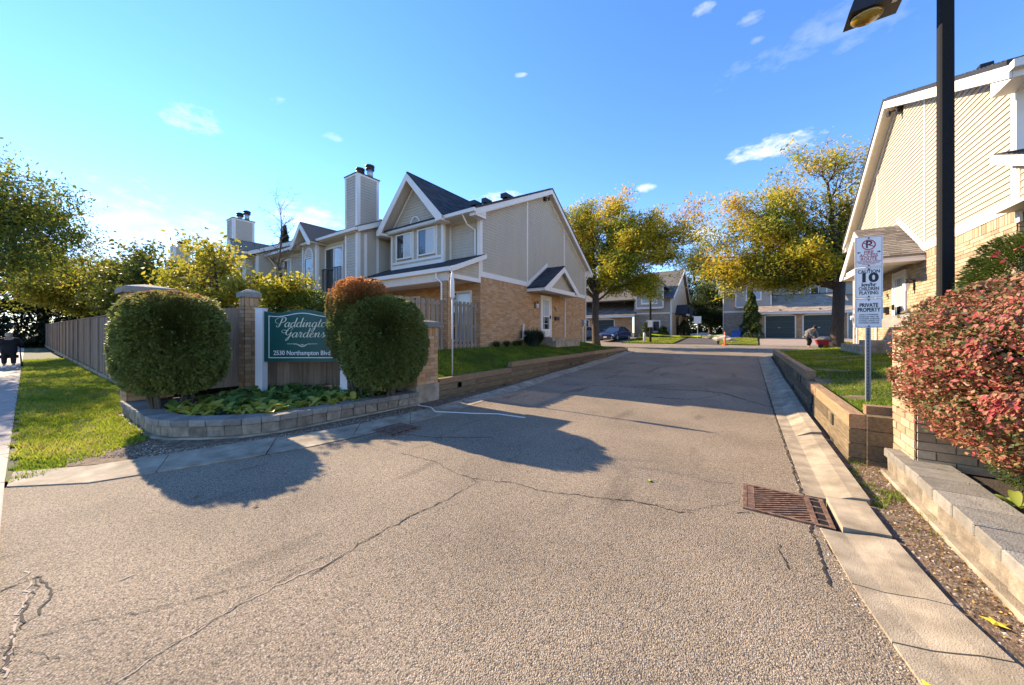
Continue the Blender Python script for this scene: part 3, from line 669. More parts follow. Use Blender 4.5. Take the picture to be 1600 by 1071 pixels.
# ---------------------------------------------------------------- mirrored end houses
def end_house(X0, sx, label, brickmat, num, near=0, dens=True):
    t = thing('townhouse', label, 'townhouse', (X0, 10.1, 1.0))
    P = lambda l, y, z: V3((X0+sx*l, y, z))
    def B(name, m, l0, l1, y0, y1, z0, z1, **k): return bx(name, m, t, X0+sx*l0, X0+sx*l1, y0, y1, z0, z1, **k)
    Y0, Y1, YA = (10.1 if sx > 0 else 9.85), 20.5, 15.4; N = V3((sx,0,0)); UY = V3((0,1,0)); UX = V3((sx,0,0)); NF = V3((0,-1,0))
    roof = lambda y, o=0: (8.74-.46*(YA-y) if y < YA else 8.74-.63*(y-YA))+o
    # foundation, end wall
    B('foundation', M['concrete'], -.2, -.015, Y0, Y1, .3, 1.12)
    bricks(t, P(0, Y0, 1.12), UY, N, Y1-Y0, 2.62, brickmat, near=near, holes=[(14.72-Y0,15.88-Y0,-.2,2.36)])
    B('trim_band', M['trim'], .0, .03, Y0, Y1, 3.745, 3.95)
    for (a, b) in ((Y0+.12, 13.46), (13.54, 17.36), (17.44, Y1-.1)):
        poly = [(a-Y0, 3.95), (b-Y0, 3.95), (b-Y0, roof(b))]+([(YA-Y0, roof(YA))] if a < YA < b else [])+[(a-Y0, roof(a))]
        siding(t, P(0, Y0, 0), UY, N, poly, M['siding'])
    B('corner_board', M['trim'], .0, .032, Y0, Y0+.12, 3.95, roof(Y0)); B('corner_board', M['trim'], .0, .032, Y1-.1, Y1, 3.95, roof(Y1)-.01)
    B('trim_batten', M['trim'], .0, .035, 13.46, 13.54, 3.95, roof(13.5)); B('trim_batten', M['trim'], .0, .035, 17.36, 17.44, 3.95, roof(17.4)-.03)
    # friezes under the rake
    for (a, b) in ((Y0, YA), (YA, Y1)):
        MB().prism([P(.003, a, roof(a)-.16), P(.003, b, roof(b)-.16), P(.003, b, roof(b)), P(.003, a, roof(a))], N*.038).build('frieze', M['trim'], t)
    # roof: deck, covering, fascias, vents
    for (a, b) in ((Y0-.62, YA), (YA, Y1+.42)):
        for nm, mm, o0, o1, l1 in (('soffit', M['soffit'], .0, .10, .30), ('roof', M['shingle'], .10, .17, .36)):
            MB().prism([P(-5.7, a, roof(a, o0)), P(-5.7, b, roof(b, o0)), P(-5.7, b, roof(b, o1)), P(-5.7, a, roof(a, o1))], UX*(5.7+l1)).build(nm, mm, t)
        MB().prism([P(.30, a, roof(a, -.13)), P(.30, b, roof(b, -.13)), P(.30, b, roof(b, .11)), P(.30, a, roof(a, .11))], N*.035).build('rake_fascia', M['trim'], t)
    MB().prism([P(.02, Y0-.62, roof(Y0-.62, -.13)), P(.02, Y0, roof(Y0-.62, -.13)), P(.02, Y0, roof(Y0)), P(.02, Y0-.62, roof(Y0-.62))], N*.275).build('eave_return', M['trim'], t)
    MB().prism([P(.02, Y1+.42, roof(Y1+.42, -.13)), P(.02, Y1, roof(Y1+.42, -.13)), P(.02, Y1, roof(Y1)), P(.02, Y1+.42, roof(Y1+.42))], N*.275).build('eave_return', M['trim'], t)
    V_ = V3((0, 1, .46)).normalized()
    shingles(t, P(-5.7, Y0-.62, roof(Y0-.62, .172)) if sx > 0 else P(.36, Y0-.62, roof(Y0-.62, .172)), (1,0,0), V_, 6.06, 6.4, M['shingle'])
    for (l, y, s) in (((-.5, 12.6, .3), (-.55, 11.2, .22), (-.7, 10.7, .25)) if sx > 0 else ((-.7, 12.9, .2), (-1.0, 11.4, .18))):
        B('roof_vent', M['black'], l-s*.5, l+s*.5, y-s, y+s, roof(y, .17), roof(y, .36 if sx > 0 else .25))
    mb = MB(); mb.tube([P(-.1, 15.15, 8.35), P(.32, 15.15, 8.35)], .02, 5); mb.box(X0+sx*.02, X0+sx*.14, 15.02, 15.18, 8.22, 8.4); mb.lathe(P(.30, 15.1, 8.2), [(.05,0),(.07,.1),(.03,.16)], 7)
    mb.build('security_light', M['dark'], t)
    # canopy over the door
    c0, c1, cm, cz, ct, dp = 13.45, 17.4, 15.42, 3.62, 4.84, .95
    for (y0, y1) in ((c0, cm), (c1, cm)):
        Vd = V3((0, y1-y0, ct-cz)); Lg = Vd.length; Vn = Vd.normalized(); O = P(.02, y0, cz)
        Uo = UX
        slab('canopy_deck', M['trim'], t, O, Uo, Vn, dp, Lg, .07)
        O2 = O+V3((0,0,.055))
        slab('canopy_roof', M['shingle'] if sx > 0 else M['shingle_grey'], t, O2, Uo, Vn, dp+.03, Lg+.02, .045)
        if y0 < cm: shingles(t, O2+V3((0,0,.003)), Uo, Vn, dp+.03, Lg, M['shingle'] if sx > 0 else M['shingle_grey'], solo=True, expo=.13, tab=.28)
    k = (ct-cz)/(cm-c0)
    MB().prism([P(dp+.02, c0-.04, cz-.12), P(dp+.02, c0+.34, cz-.12), P(dp+.02, cm, ct-.24), P(dp+.02, cm, ct+.02), P(dp+.02, c0-.04, cz-.0)], N*.035).build('canopy_fascia', M['trim'], t)
    MB().prism([P(dp+.02, c1+.04, cz-.12), P(dp+.02, c1-.34, cz-.12), P(dp+.02, cm+.001, ct-.24), P(dp+.02, cm+.001, ct+.02), P(dp+.02, c1+.04, cz-.0)], N*.035).build('canopy_fascia', M['trim'], t)
    B('canopy_box', M['trim'], .02, dp+.018, c0, c0+.6, cz-.12, cz-.04); B('canopy_box', M['trim'], .02, dp+.018, c1-.6, c1, cz-.12, cz-.04)
    B('canopy_beam', M['trim'], dp-.12, dp+.0, c0+.601, c1-.601, cz-.12, cz+.08)
    B('canopy_ceiling', M['soffit'], .02, dp-.121, c0+.601, c1-.601, cz-.04, cz)
    siding(t, P(dp-.2, 0, 0), UY, N, [(c0+.75, cz+.08), (c1-.75, cz+.08), (c1-.75, cz+.40), (cm, ct-.15), (c0+.75, cz+.40)], M['siding'], core=.04)
    MB().prism([P(.02, c0-.02, cz+.12), P(.02, cm, ct+.14), P(.02, cm, ct+.32), P(.02, c0-.02, cz+.28)], N*.03).build('flashing', M['trim'], t)
    # door
    dy0, dy1, dz0, dz1 = 14.75, 15.85, 1.36, 3.46
    B('wall_panel', M['mortar'], -.12, -.001, dy0-.03, dy1+.03, .95, 3.48)
    dr = thing_part = MB()
    for a in ((dy0,dy1,dz1-.08,dz1),(dy0,dy0+.09,dz0,dz1-.08),(dy1-.09,dy1,dz0,dz1-.08)): dr.box(X0, X0+sx*.05, a[0], a[1], a[2], a[3])
    door = dr.build('door', M['trim'], t)
    bx('door_leaf', M['trim'], door, X0, X0+sx*.025, dy0+.09, dy1-.09, dz0+.03, dz1-.08)
    bx('pane', M['glass_pale'], door, X0+sx*.026, X0+sx*.034, dy0+.24, dy1-.24, dz0+1.08, dz1-.22); bx('pane', M['glass'], door, X0+sx*.026, X0+sx*.034, dy0+.24, dy1-.24, dz0+.42, dz0+1.04)
    mbm = MB()
    for yy in (dy0+.22, dy0+.34, dy1-.36, dy1-.24): mbm.box(X0+sx*.034, X0+sx*.042, yy, yy+.02, dz0+.42, dz1-.22)
    mbm.box(X0+sx*.034, X0+sx*.043, dy0+.22, dy1-.22, dz0+1.04, dz0+1.08); mbm.box(X0+sx*.034, X0+sx*.043, dy0+.22, dy1-.22, dz0+.68, dz0+.70); mbm.build('glazing_bar', M['trim'], door)
    bx('handle', M['dark'], door, X0+sx*.03, X0+sx*.09, dy1-.17, dy1-.14, dz0+.95, dz0+1.12)
    B('door_side_strip', M['trim'], .0, .03, dy1, dy1+.05, dz0, dz1)  # plain white trim strip beside the door frame
    # carriage lamp, number, mailbox
    ly = 14.2; mb = MB(); mb.box(X0+sx*.01, X0+sx*.03, ly-.05, ly+.05, 2.78, 3.08)
    mb.tube([P(.03, ly, 3.05), P(.12, ly, 3.12), P(.17, ly, 3.08)], .012, 5); lamp = mb.build('wall_lantern', M['dark'], t)
    mb = MB(); mb.lathe(P(.17, ly, 2.78), [(.045,0),(.075,.2),(.02,.205)], 6); mb.build('lantern_glass', M['lampglass'], lamp)
    mb = MB(); mb.lathe(P(.17, ly, 2.985), [(.09,0),(.03,.07),(.01,.12)], 6); mb.build('lantern_cap', M['dark'], lamp)
    B('mailbox', M['dark'], .012, .13, 16.22, 16.62, 2.25, 2.44, )
    for k, ch in enumerate(num):
        text(ch, 'house_number', .24, P(.014, 16.30+(.13*k if sx > 0 else .13*(1-k)) , 2.86-.07*k), V3((0,1,0)) if sx > 0 else V3((0,-1,0)), V3((0,0,1)), M['black'], t, bold=.006, ext=.006)
    downspout(t, [P(.05, 17.45, 3.5), P(.05, 17.45, 1.2), P(.14, 17.45, 1.12)])
    downspout(t, [P(.22, Y1+.30, roof(Y1+.3)-.1), P(.16, Y1+.1, roof(Y1)-.35), P(.06, Y1-.06, roof(Y1)-.6), P(.06, Y1-.06, .95)])
    # meter
    B('meter_box', M['steel'], .012, .16, 19.9, 20.15, 2.0, 2.4); mb = MB(); mb.tube([P(.16, 20.02, 2.22), P(.24, 20.02, 2.22)], .09, 10); mb.tube([P(.05, 20.0, 2.0), P(.05, 20.0, .98)], .022, 6); mb.build('meter', M['lampglass'], t)
    # front wall, bay, patio roof
    yf = Y0; bl0, bl1, yb = -4.93, -1.6, Y0-.36
    siding(t, P(-1.6 if sx > 0 else 0, yf, 0), (1,0,0), NF, [(0,4.5),(1.6,4.5),(1.6,roof(Y0)-.2),(0,roof(Y0)-.2)], M['siding_shaded']) if sx > 0 else siding(t, P(0, yf, 0), (1,0,0), NF, [(0,4.5),(1.6,4.5),(1.6,roof(Y0)-.2),(0,roof(Y0)-.2)], M['siding_shaded'])
    B('corner_board', M['trim'], -.12, .03, yf-.032, yf-.001, 4.4, roof(Y0)-.2); B('trim_band', M['trim'], -1.6, -.12, yf-.032, yf-.001, roof(Y0)-.34, roof(Y0)-.2)
    B('trim_band', M['trim'], -1.6, -.12, yf-.034, yf-.001, 4.42, 4.55); B('corner_board', M['trim'], -1.6, -1.5, yf-.033, yf-.002, 4.55, roof(Y0)-.34)
    B('soffit', M['soffit'], -5.7, .3, Y0-.60, Y0, roof(Y0-.62)-.03, roof(Y0-.62)+.0)
    mb = MB(); mb.box(X0+sx*-1.35, X0+sx*.33, Y0-.74, Y0-.62, roof(Y0-.62)-.02, roof(Y0-.62)+.11); mb.build('gutter', M['trim'], t)
    downspout(t, [P(-.3, Y0-.68, roof(Y0-.62)), P(-.3, Y0-.4, roof(Y0)-.6), P(-.2, Y0-.06, roof(Y0)-.75), P(-.2, Y0-.06, 4.6)])
    # bay
    bz0, bze = 4.42, 6.02; bx0, bx1 = (X0+sx*bl0, X0+sx*bl1); xl, xr = min(bx0, bx1), max(bx0, bx1); mid = (xl+xr)/2; wdt = xr-xl
    siding(t, (xl, yb, 0), (1,0,0), NF, [(.1,bz0+.14),(wdt-.1,bz0+.14),(wdt-.1,bze+.05),(wdt/2,bze+1.98),(.1,bze+.05)], M['siding_shaded'])
    for xx in (xl, xr-.1): bx('corner_board', M['trim'], t, xx, xx+.1, yb-.034, yb-.001, bz0, bze+.05)
    bx('trim_band', M['trim'], t, xl+.1, xr-.1, yb-.034, yb-.001, bz0, bz0+.14)
    sd_ = xr if sx > 0 else xl
    siding(t, (sd_, yb, 0), (0,1,0), V3((sx,0,0)), [(.09,bz0),(Y0-yb,bz0),(Y0-yb,bze),(.09,bze)], M['siding'], solo=False, core=.05)
    bx('corner_board', M['trim'], t, sd_, sd_+sx*.03, yb-.03, yb+.09, bz0, bze+.05)
    wz = 4.82; wh = 1.12
    for wx in (xl+.42, xl+1.86): 
        bx('window_surround', M['trim'], t, wx-.09, wx-.001, yb-.036, yb-.002, wz-.08, wz+wh+.1); bx('window_surround', M['trim'], t, wx+1.051, wx+1.14, yb-.036, yb-.002, wz-.08, wz+wh+.1)
        window(t, (wx, yb-.03, wz), (1,0,0), NF, 1.05, wh, left='dark', right='blind', sill=False)
    bx('trim_band', M['trim'], t, xl+.1, xr-.1, yb-.038, yb-.001, wz+wh+.1, wz+wh+.21); bx('trim_band', M['trim'], t, xl+.1, xr-.1, yb-.040, yb-.001, wz-.18, wz-.08)
    # half round louvre
    mb = MB(); cz_ = wz+wh+.21; pr = [(0.34*math.cos(a), .42*math.sin(a)) for a in np.linspace(0, math.pi, 13)]
    pi_ = [(0.27*math.cos(a), .34*math.sin(a)+.03) for a in np.linspace(0, math.pi, 13)]
    for j in range(12): mb.prism([V3((mid+pr[j][0], yb-.03, cz_+pr[j][1])), V3((mid+pr[j+1][0], yb-.03, cz_+pr[j+1][1])), V3((mid+pi_[j+1][0], yb-.03, cz_+pi_[j+1][1])), V3((mid+pi_[j][0], yb-.03, cz_+pi_[j][1]))], (0,-.03,0))
    mb.prism([V3((mid-.34, yb-.02, cz_)), V3((mid+.34, yb-.02, cz_)), V3((mid+.34, yb-.02, cz_+.03)), V3((mid-.34, yb-.02, cz_+.03))], (0,-.04,0))
    lv = mb.build('louvre', M['trim'], t); mb = MB()
    for j in range(7):
        zz = .05+j*.045; ww = .27*math.sqrt(max(0, 1-((zz-.03)/.34)**2)); mb.prism([V3((mid-ww, yb-.028, cz_+zz)), V3((mid+ww, yb-.028, cz_+zz)), V3((mid+ww, yb-.05, cz_+zz-.025)), V3((mid-ww, yb-.05, cz_+zz-.025))], (0,0,.006))
    mb.build('louvre_blade', M['trim'], lv)
    # bay gable roof
    gz, ga = 6.12, 8.24; gy = Y0-.83
    for s in (-1, 1):
        xe = mid+s*2.03; Vd = V3((mid-xe, 0, ga-gz)); Lg = Vd.length; Vn = Vd.normalized(); O = V3((xe, gy, gz)); UU = V3((0,1,0))
        slab('soffit', M['soffit'], t, O, UU, Vn, 5.0, Lg, .10)
        slab('roof', M['shingle'], t, O+V3((0,0,.06)), UU, Vn, 5.0, Lg+.03, .05)
        shingles(t, O+V3((0,0,.063)), UU, Vn, 5.0, Lg, M['shingle'])
        MB().prism([V3((xe-s*-.03, gy-.002, gz-.19)), V3((xe-s*.22, gy-.002, gz-.19)), V3((mid, gy-.002, ga-.30)), V3((mid, gy-.002, ga+.01)), V3((xe+s*.03, gy-.002, gz-.0))], (0,-.04,0)).build('rake_fascia', M['trim'], t)
        bx('eave_return', M['trim'], t, xe, xe-s*.36, gy, yb, gz-.19, gz-.10)
        MB().prism([V3((xe-s*.38, yb-.034, bze+.03)), V3((mid, yb-.034, bze+1.88)), V3((mid, yb-.034, bze+2.0)), V3((xe-s*.38, yb-.034, bze+.15))], (0,.03,0)).build('frieze', M['trim'], t)
    # patio roof
    pz0, pz1, py = (3.80, 4.56, 8.3) if sx > 0 else (3.98, 4.76, 8.05)
    xa, xb = X0+sx*-5.7, X0+sx*.26; xl2, xr2 = min(xa, xb), max(xa, xb); Vn = V3((0, Y0-py, pz1-pz0)); Lg = Vn.length; Vn = Vn.normalized()
    slab('patio_roof_deck', M['trim'], t, (xl2, py, pz0-.04), (1,0,0), Vn, xr2-xl2, Lg, .08)
    slab('patio_roof', M['shingle'], t, (xl2, py, pz0+.012), (1,0,0), Vn, xr2-xl2, Lg, .05)
    shingles(t, (xl2, py, pz0+.015), (1,0,0), Vn, xr2-xl2, Lg, M['shingle'])
    bx('gutter', M['trim'], t, xl2, xr2-.05*0, py-.13, py-.001, pz0-.13, pz0+.01); bx('ceiling', M['soffit'], t, xl2, X0-sx*.3 if sx > 0 else xr2, py+.16, Y0, pz0-.28, pz0-.22)
    bx('beam', M['soffit'], t, xl2, X0, py+.02, py+.155, pz0-.42, pz0-.10)
    B('beam', M['trim'], -.12, .03, py+.16, Y0-.001, pz0-.30, pz0-.15)
    siding(t, P(.0, py, 0), UY, N, [(.30,pz0-.15),(Y0-py-.12,pz0-.15),(Y0-py-.12,pz1-.20),(.30,pz0+.0)], M['siding'], core=.05)
    B('corner_board', M['trim'], .0, .034, Y0-.12, Y0-.001, 3.5, 4.42)
    MB().prism([P(.20, py-.02, pz0-.16), P(.20, Y0+.08, pz1-.14), P(.20, Y0+.08, pz1+.03), P(.20, py-.02, pz0+.02)], N*.073).build('rake_fascia', M['trim'], t)
    bricks(t, P(-.30, py+.06, .95), (1,0,0) if sx > 0 else (-1,0,0), NF, .30, pz0-.42-.95, brickmat, core=.30, soldier=0, seed=9)
    bricks(t, P(.0, py+.06, .95), UY, N, .30, pz0-.42-.95, brickmat, core=.02, soldier=0, seed=8, mod='pier_core')
    downspout(t, [P(-.42, py-.06, pz0-.1), P(-.42, py-.06, pz0-.3), P(-.18, py-.04, pz0-.5), P(-.18, py-.02, 1.0)])
    # ground floor front wall under the patio roof
    bricks(t, P(-5.7, Y0, 1.0) if sx > 0 else P(0, Y0, 1.0), (1,0,0), NF, 5.7, 2.6, brickmat, soldier=0, seed=4)
    window(t, P(-1.9, Y0-.012, 1.25) if sx > 0 else P(-.3, Y0-.012, 1.25), (1,0,0), NF, 1.5, 2.0, left='dark', right='pale', sill=False, name='patio_door')
    window(t, P(-4.9, Y0-.012, 1.3) if sx > 0 else P(-3.4, Y0-.012, 1.3), (1,0,0), NF, 1.5, 1.9, left='pale', right='dark')
    # steps
    B('step', M['concrete'], .02, 1.0, 14.5, 17.3, .9, 1.20); B('step', M['concrete'], .02, .75, 14.6, 16.1, 1.20, 1.355)
    B('back_wall', M['siding_shaded'], -5.7, -.2, Y1-.15, Y1-.02, .9, roof(Y1)); B('party_wall', M['siding_shaded'], -5.7, -5.55, Y0+.1, Y1-.2, .9, 6.0)
    return t
HL = end_house(-8.4, 1, 'cream townhouse with twin-window gable and brick end wall, nearest on the left of the drive', M['brick'], '85')
HR = end_house(3.9, -1, 'cream townhouse whose tall sided gable wall stands behind the lamp post on the right', M['brick_pale'], '65', near=290)
# vent pipe on the left house
v = thing('vent_pipe', 'white plastic vent pipe elbowing out of the brick wall near the ground', 'vent pipe', (-8.3, 12.9, 1.2))
mb = MB(); mb.tube([(-8.38,12.9,1.3),(-8.24,12.9,1.3),(-8.24,12.95,1.9),(-8.24,12.98,1.95)], .045, 8); mb.tube([(-8.24,12.9,1.42),(-8.1,13.0,1.5),(-8.05,13.1,1.44)], .05, 8); mb.lathe((-8.24,12.95,1.9), [(.06,0),(.06,.04)], 8)
mb.build('pipe', M['pvc'], v, True)
# ---------------------------------------------------------------- row houses behind
def row_house(x0, x1, yw, label, bay, door=None, win=None, chim=None, sidewall=None, yend=19, apex=8.9, cap_d=0):
    t = thing('townhouse', label, 'townhouse', ((x0+x1)/2, yw, .6)); NF = V3((0,-1,0)); ze = 6.05; W = x1-x0
    roof = lambda y, o=0: ze+.06+.46*(y-(yw-.45))+o
    siding(t, (x0, yw, 0), (1,0,0), NF, [(0,3.1),(W,3.1),(W,ze),(0,ze)], M['siding_shaded'], expo=.125)
    bx('ground_floor_wall', M['brick_dull'], t, x0, x1, yw+.002, yw+.15, .5, 3.1)
    ya = yw+6.2
    MB().prism([V3((x0-.0, yw-.45, roof(yw-.45))), V3((x0, ya, roof(ya))), V3((x0, ya, roof(ya,.16))), V3((x0, yw-.45, roof(yw-.45,.16)))], (W+.25,0,0)).build('roof', M['shingle_grey'], t)
    MB().prism([V3((x0, ya, roof(ya))), V3((x0, ya+6, roof(ya)-3.6)), V3((x0, ya+6, roof(ya)-3.44)), V3((x0, ya, roof(ya,.16)))], (W+.25,0,0)).build('roof', M['shingle_grey'], t)
    MB().prism([V3((x1+.25, yw-.47, roof(yw-.47,-.12))), V3((x1+.25, ya, roof(ya,-.12))), V3((x1+.25, ya, roof(ya,.1))), V3((x1+.25, yw-.47, roof(yw-.47,.1)))], (.03,0,0)).build('rake_fascia', M['trim'], t)
    bx('gutter', M['trim'], t, x0+.02, x1+.2, yw-.58, yw-.455, ze+.0, ze+.12); bx('soffit', M['soffit'], t, x0+.02, x1, yw-.45, yw, ze-.03, ze+.0)
    bx('frieze', M['soffit'], t, x0+.02, x1, yw-.03, yw-.001, ze-.2, ze-.03)
    # side wall
    sy = yend; poly = [(0,.6),(sy-yw,.6),(sy-yw,min(roof(sy), roof(ya)-.6*(sy-ya))),(min(ya,sy)-yw,roof(min(ya,sy))),(0,roof(yw))] if sy > ya else [(0,.6),(sy-yw,.6),(sy-yw,roof(sy)),(0,roof(yw))]
    siding(t, (x1, yw, 0), (0,1,0), (1,0,0), poly, M['siding_shaded'], expo=.125, solo=(x1 > -15))
    bx('corner_board', M['trim'], t, x1-.1, x1+.03, yw-.035, yw-.001, 1, ze-.03); bx('corner_board', M['trim'], t, x1+.0, x1+.03, yw+.0, yw+.1, 1, ze)
    downspout(t, [V3((x0+.35, yw-.5, ze)), V3((x0+.25, yw-.08, ze-.5)), V3((x0+.25, yw-.06, 3))])
    if bay:
        b0, b1 = bay; yb = yw-.42; wb = b1-b0; mid = (b0+b1)/2
        siding(t, (b0, yb, 0), (1,0,0), NF, [(.12,3.3),(wb-.12,3.3),(wb-.12,6.0),(wb/2,6.65),(.12,6.0)], M['siding_shaded'], expo=.125, core=.4, solo=False)
        for xx in (b0, b1-.12): bx('corner_board', M['trim'], t, xx, xx+.12, yb-.035, yb-.001, 3.0, 6.0)
        siding(t, (b1, yb, 0), (0,1,0), (1,0,0), [(.1,3.3),(.42,3.3),(.42,6.0),(.1,6.0)], M['siding_shaded'], expo=.125, core=.05, solo=False); bx('corner_board', M['trim'], t, b1, b1+.03, yb-.03, yb+.1, 3, 6.0)
        window(t, (b0+.3, yb-.02, 3.85), (1,0,0), NF, wb-.6, 1.55, sashes=1, right='pale', sill=True)
        mb = MB(); ww = (wb-.6)/2
        arc = [V3((mid+ww*math.cos(a), yb-.02, 5.42+ww*1.1*math.sin(a))) for a in np.linspace(0, math.pi, 11)]
        for j in range(10): mb.prism([arc[j], arc[j+1], V3((mid, 0, 5.42)).lerp(arc[j+1], .84).copy() if False else V3((mid+(arc[j+1].x-mid)*.82, yb-.02, 5.42+(arc[j+1].z-5.42)*.82)), V3((mid+(arc[j].x-mid)*.82, yb-.02, 5.42+(arc[j].z-5.42)*.82))], (0,-.04,0))
        for j in range(5): zz = 5.46+j*.09; hw = ww*.82*math.sqrt(max(0, 1-((zz-5.42)/(ww*1.1*.85))**2)); mb.box(mid-hw, mid+hw, yb-.045, yb-.02, zz, zz+.05)
        mb.build('louvre', M['trim'], t)
        gz, ga, gy, hw = 5.98, 7.02, yb-.45, 1.0
        for s in (-1, 1):
            xe = mid+s*hw; Vd = V3((mid-xe, 0, ga-gz)); Lg = Vd.length; Vn = Vd.normalized(); O = V3((xe, gy, gz))
            slab('soffit', M['soffit'], t, O, (0,1,0), Vn, 3.2, Lg, .08); slab('roof', M['shingle_grey'], t, O+V3((0,0,.06)), (0,1,0), Vn, 3.2, Lg+.03, .05)
            MB().prism([V3((xe+s*.03, gy-.002, gz-.16)), V3((xe-s*.16, gy-.002, gz-.16)), V3((mid, gy-.002, ga-.26)), V3((mid, gy-.002, ga+.01)), V3((xe+s*.03, gy-.002, gz))], (0,-.04,0)).build('rake_fascia', M['trim'], t)
    if door:
        window(t, (door[0], yw-.02, 3.55), (1,0,0), NF, door[1]-door[0], 2.25, frame=.09, left='dark', right='pale', sill=False, name='balcony_door')
        mb = MB(); 
        for k in range(13): xx = door[0]+.0+(door[1]-door[0])*k/12; mb.box(xx-.01, xx+.01, yw-.20, yw-.18, 3.4, 4.70)
        mb.box(door[0]-.03, door[1]+.03, yw-.21, yw-.17, 4.70, 4.74); mb.box(door[0]-.03, door[1]+.03, yw-.205, yw-.175, 3.38, 3.41); mb.build('balcony_rail', M['black'], t)
        bx('lantern', M['black'], t, b0+.4 if bay else x0, (b0 if bay else x0)+.62, yw-.62, yw-.46, 3.42, 3.62)
    if win: window(t, (win[0], yw-.02, 4.55), (1,0,0), NF, win[1]-win[0], 1.25, frame=.09, sashes=2, left='dark', right='pale')
    if chim:
        cx0, cx1, cy0, cy1, ct = chim
        for (O, U, N, W_) in (((cx0, cy0, 0), (1,0,0), (0,-1,0), cx1-cx0), ((cx1, cy0, 0), (0,1,0), (1,0,0), cy1-cy0)):
            siding(t, O, U, N, [(.1,.8),(W_-.1,.8),(W_-.1,ct-.1),(.1,ct-.1)], M['siding_shaded'], expo=.125, core=.05, solo=(x1 > -15))
        c = .12
        bx('chimney_core', M['siding_shaded'], t, cx0+.06, cx1-.06, cy0+.06, cy1-.001, .8, ct-.02)
        for (a, b) in ((cx0, cx0+c), (cx1-c, cx1+.028)): bx('corner_board', M['trim'], t, a, b, cy0-.034, cy0-.001, .8, ct-.1)
        for (a, b) in ((cy0, cy0+c), (cy1-c, cy1)): bx('corner_board', M['trim'], t, cx1+.001, cx1+.03, a, b, .8, ct-.1)
        bx('chimney_trim', M['trim'], t, cx0-.02, cx1+.034, cy0-.038, cy1+.02, ct-.1, ct-.01); bx('chimney_cap', M['dark'], t, cx0-.05, cx1+.06, cy0-.06, cy1+.05, ct-.01, ct+.03)
        for k, (fx, fy) in enumerate((((cx0*.66+cx1*.34), cy0*.5+cy1*.5), ((cx0*.2+cx1*.8), cy0*.3+cy1*.7))):
            fl = MB().lathe((fx, fy, ct+.03), [(.13,0),(.13,.32+.1*k),(.10,.33+.1*k)], 12).build('flue_pipe', M['steel'], t, True)
            mb = MB(); z = ct+.33+.1*k; mb.lathe((fx, fy, z), [(.19,0),(.19,.07),(.15,.08),(.15,.12),(.2,.13),(.2,.20),(.08,.25)], 14); mb.build('flue_cap', M['dark'], fl, True)
    mb = MB(); mb.lathe(((x0+x1)/2, yw+4, roof(yw+4,.1)), [(.06,0),(.06,.3),(.1,.31),(.1,.4),(.02,.42)], 8); mb.build('roof_stack', M['steel'], t)
    return t
row_house(-23.4, -14.1, 8.9, 'beige townhouse behind the tall sided chimney, with a balcony door and small arched bay', (-18.97,-17.5), (-17.45,-15.75), (-22.1,-21.15), (-15.07,-14.1,8.56,9.6,8.65), yend=14)
row_house(-33.2, -23.4, 7.96, 'beige townhouse further left with a shorter looking chimney above the yellow tree', (-25.5,-24.0), None, (-30.5,-29.5), (-26.9,-25.9,7.6,8.7,8.65), yend=14)
row_house(-46, -33.2, 7.6, 'distant beige townhouse whose chimney just shows above the foliage', (-36.5,-35.0), None, (-42,-41), (-39,-38,7.3,8.3,8.6), yend=13)
cr = thing('porch_canopy', 'small dark porch roof with white trim over the hedge', 'canopy', (-20.5, 8.0, 3)); slab('roof', M['shingle'], cr, (-21.6,7.2,2.75), (1,0,0), (0,1,.5), 2.4, 1.9, .06); bx('fascia', M['trim'], cr, -21.65, -19.15, 7.1, 7.19, 2.6, 2.78); slab('side_trim', M['trim'], cr, (-19.19,7.2,2.77), (1,0,0), (0,1,.5), .05, 1.9, .16)
